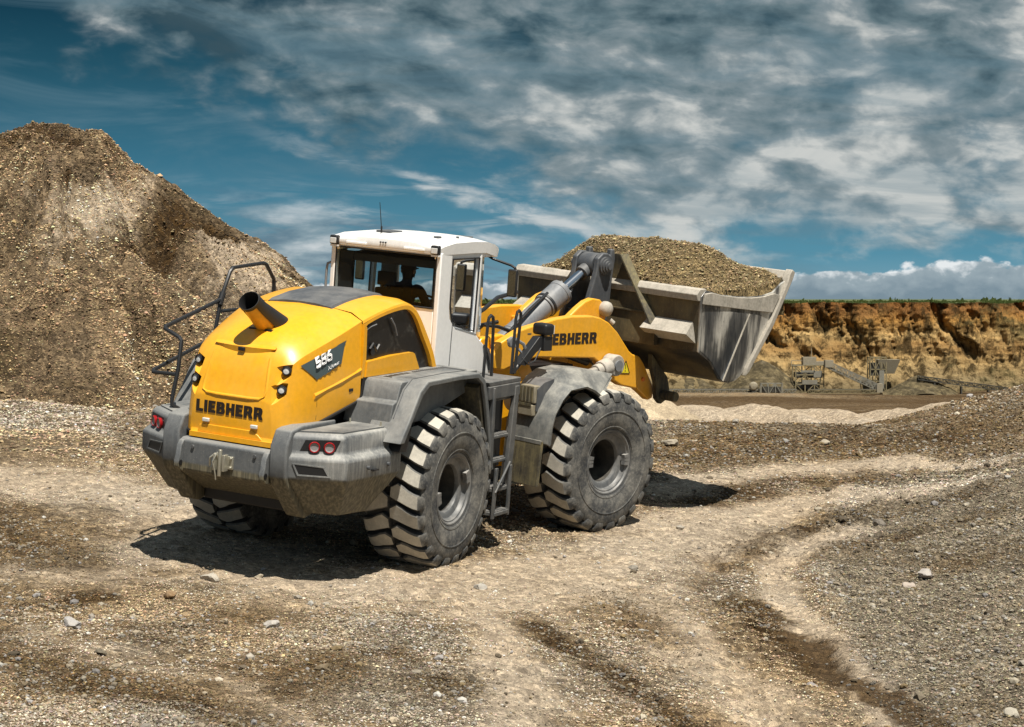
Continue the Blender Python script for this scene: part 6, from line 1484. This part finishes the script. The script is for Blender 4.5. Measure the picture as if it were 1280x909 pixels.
def hand(w, d, s):
    out = []; d = Vector(d); side = Vector((0, s, 0)); k = Vector((w)) + d * .05
    out.append([(tuple(w), .03), (tuple(k), .036)])
    for i, (o, ln) in enumerate(((-.028, .062), (-.009, .07), (.010, .066), (.027, .052))):
        b = Vector(w) + d * .085 + side * o; out.append([(tuple(k), .036), (tuple(b), .0105), (tuple(b + d * ln * .5 + Vector((0, 0, -.012))), .0095), (tuple(b + d * ln * .7 + Vector((0, 0, -.045))), .008)])
    t = Vector(w) + d * .03 - side * .04; out.append([(tuple(w), .03), (tuple(t), .0125), (tuple(t + d * .045 - side * .012), .010)])
    return out
ch = [[(pel, (.15, .12)), ((px0 - .02, py0 + .03, 2.82), (.145, .11)), ((px0 - .02, py0 + .02, 2.99), (.17, .12)), ((px0, py0, 3.07), (.12, .09)), ((px0 + .02, py0 - .005, 3.13), (.058, .055)), ((px0 + .03, py0 - .005, 3.20), (.075, .085)), ((px0 + .035, py0 - .005, 3.27), (.082, .098)), ((px0 + .03, py0 - .005, 3.325), (.06, .07))]]
for s in (1, -1):
    ch.append([(pel, (.15, .12)), ((px0 + .12, py0 + s * .10, 2.65), .10), ((px0 + .48, py0 + s * .15, 2.66), .07), ((px0 + .56, py0 + s * .15, 2.36), .055), ((px0 + .54, py0 + s * .15, 2.18), .042), ((px0 + .68, py0 + s * .15, 2.15), .035)])
    sh = (px0, py0 + s * .205, 3.03); el_ = (px0 + .13, py0 + s * .26, 2.80); wr = (px0 + .36, py0 + s * .17, 2.86)
    ch.append([((px0 - .02, py0 + .02, 2.99), (.17, .12)), (sh, .075), (el_, .05), (wr, .03)])
    ch += hand(wr, (.92, -s * .05, .1), s)
per = skin_body(ch, pel, 'person')
per.matrix_world = RW
tag(per, 'person in dark clothes and cap sitting at the wheel inside the white cab', 'person')
M['cloth'] = flat('dark_shirt', (.018, .012, .012), .9); M['skin'] = flat('skin', (.30, .17, .11), .6)
per.data.materials.append(M['cloth'])
mb = MB()
c_ = Vector((px0 + .035, py0 - .005, 3.245)); e = []
for r_s, z in ((.001, .118), (.06, .108), (.09, .08), (.104, .04), (.106, .015)):
    e.append([(c_.x + r_s * 1.08 * math.cos(q), c_.y + r_s * .9 * math.sin(q), c_.z + z) for q in [2 * math.pi * i / 20 for i in range(20)]])
mb.loft(e, True); mb.prism([(c_.x + .07, c_.y - .07), (c_.x + .17, c_.y - .05), (c_.x + .185, c_.y), (c_.x + .17, c_.y + .05), (c_.x + .07, c_.y + .07)], 'z', c_.z + .018, c_.z + .03)
mb.build('cap', M['cloth'], per)
mb = MB()          # face: skin with nose, brow, mouth and ears over the front of the head
fc = []
for z, d in ((-.085, .055), (-.06, .085), (-.03, .094), (0.0, .094), (.03, .092)):
    fc.append([(c_.x + .012 + d * math.cos(q), c_.y + .078 * math.sin(q), c_.z + z) for q in [R_(-80 + 160 * i / 12) for i in range(13)]])
mb.loft(fc, False, closed=False); mb.prism([(c_.x + .10, c_.z + .01), (c_.x + .132, c_.z - .03), (c_.x + .10, c_.z - .035)], 'y', c_.y - .014, c_.y + .014)
mb.box(c_.x + .095, c_.x + .108, c_.y - .025, c_.y + .025, c_.z - .06, c_.z - .052)
for s in (1, -1): mb.cyl((c_.x, c_.y + s * .08, c_.z - .01), (c_.x, c_.y + s * .092, c_.z - .01), .03, n=10); mb.cyl((c_.x + .09, c_.y + s * .032, c_.z + .005), (c_.x + .104, c_.y + s * .032, c_.z + .005), .012, n=8)
mb.build('face', M['skin'], per)
bpy.context.view_layer.update()
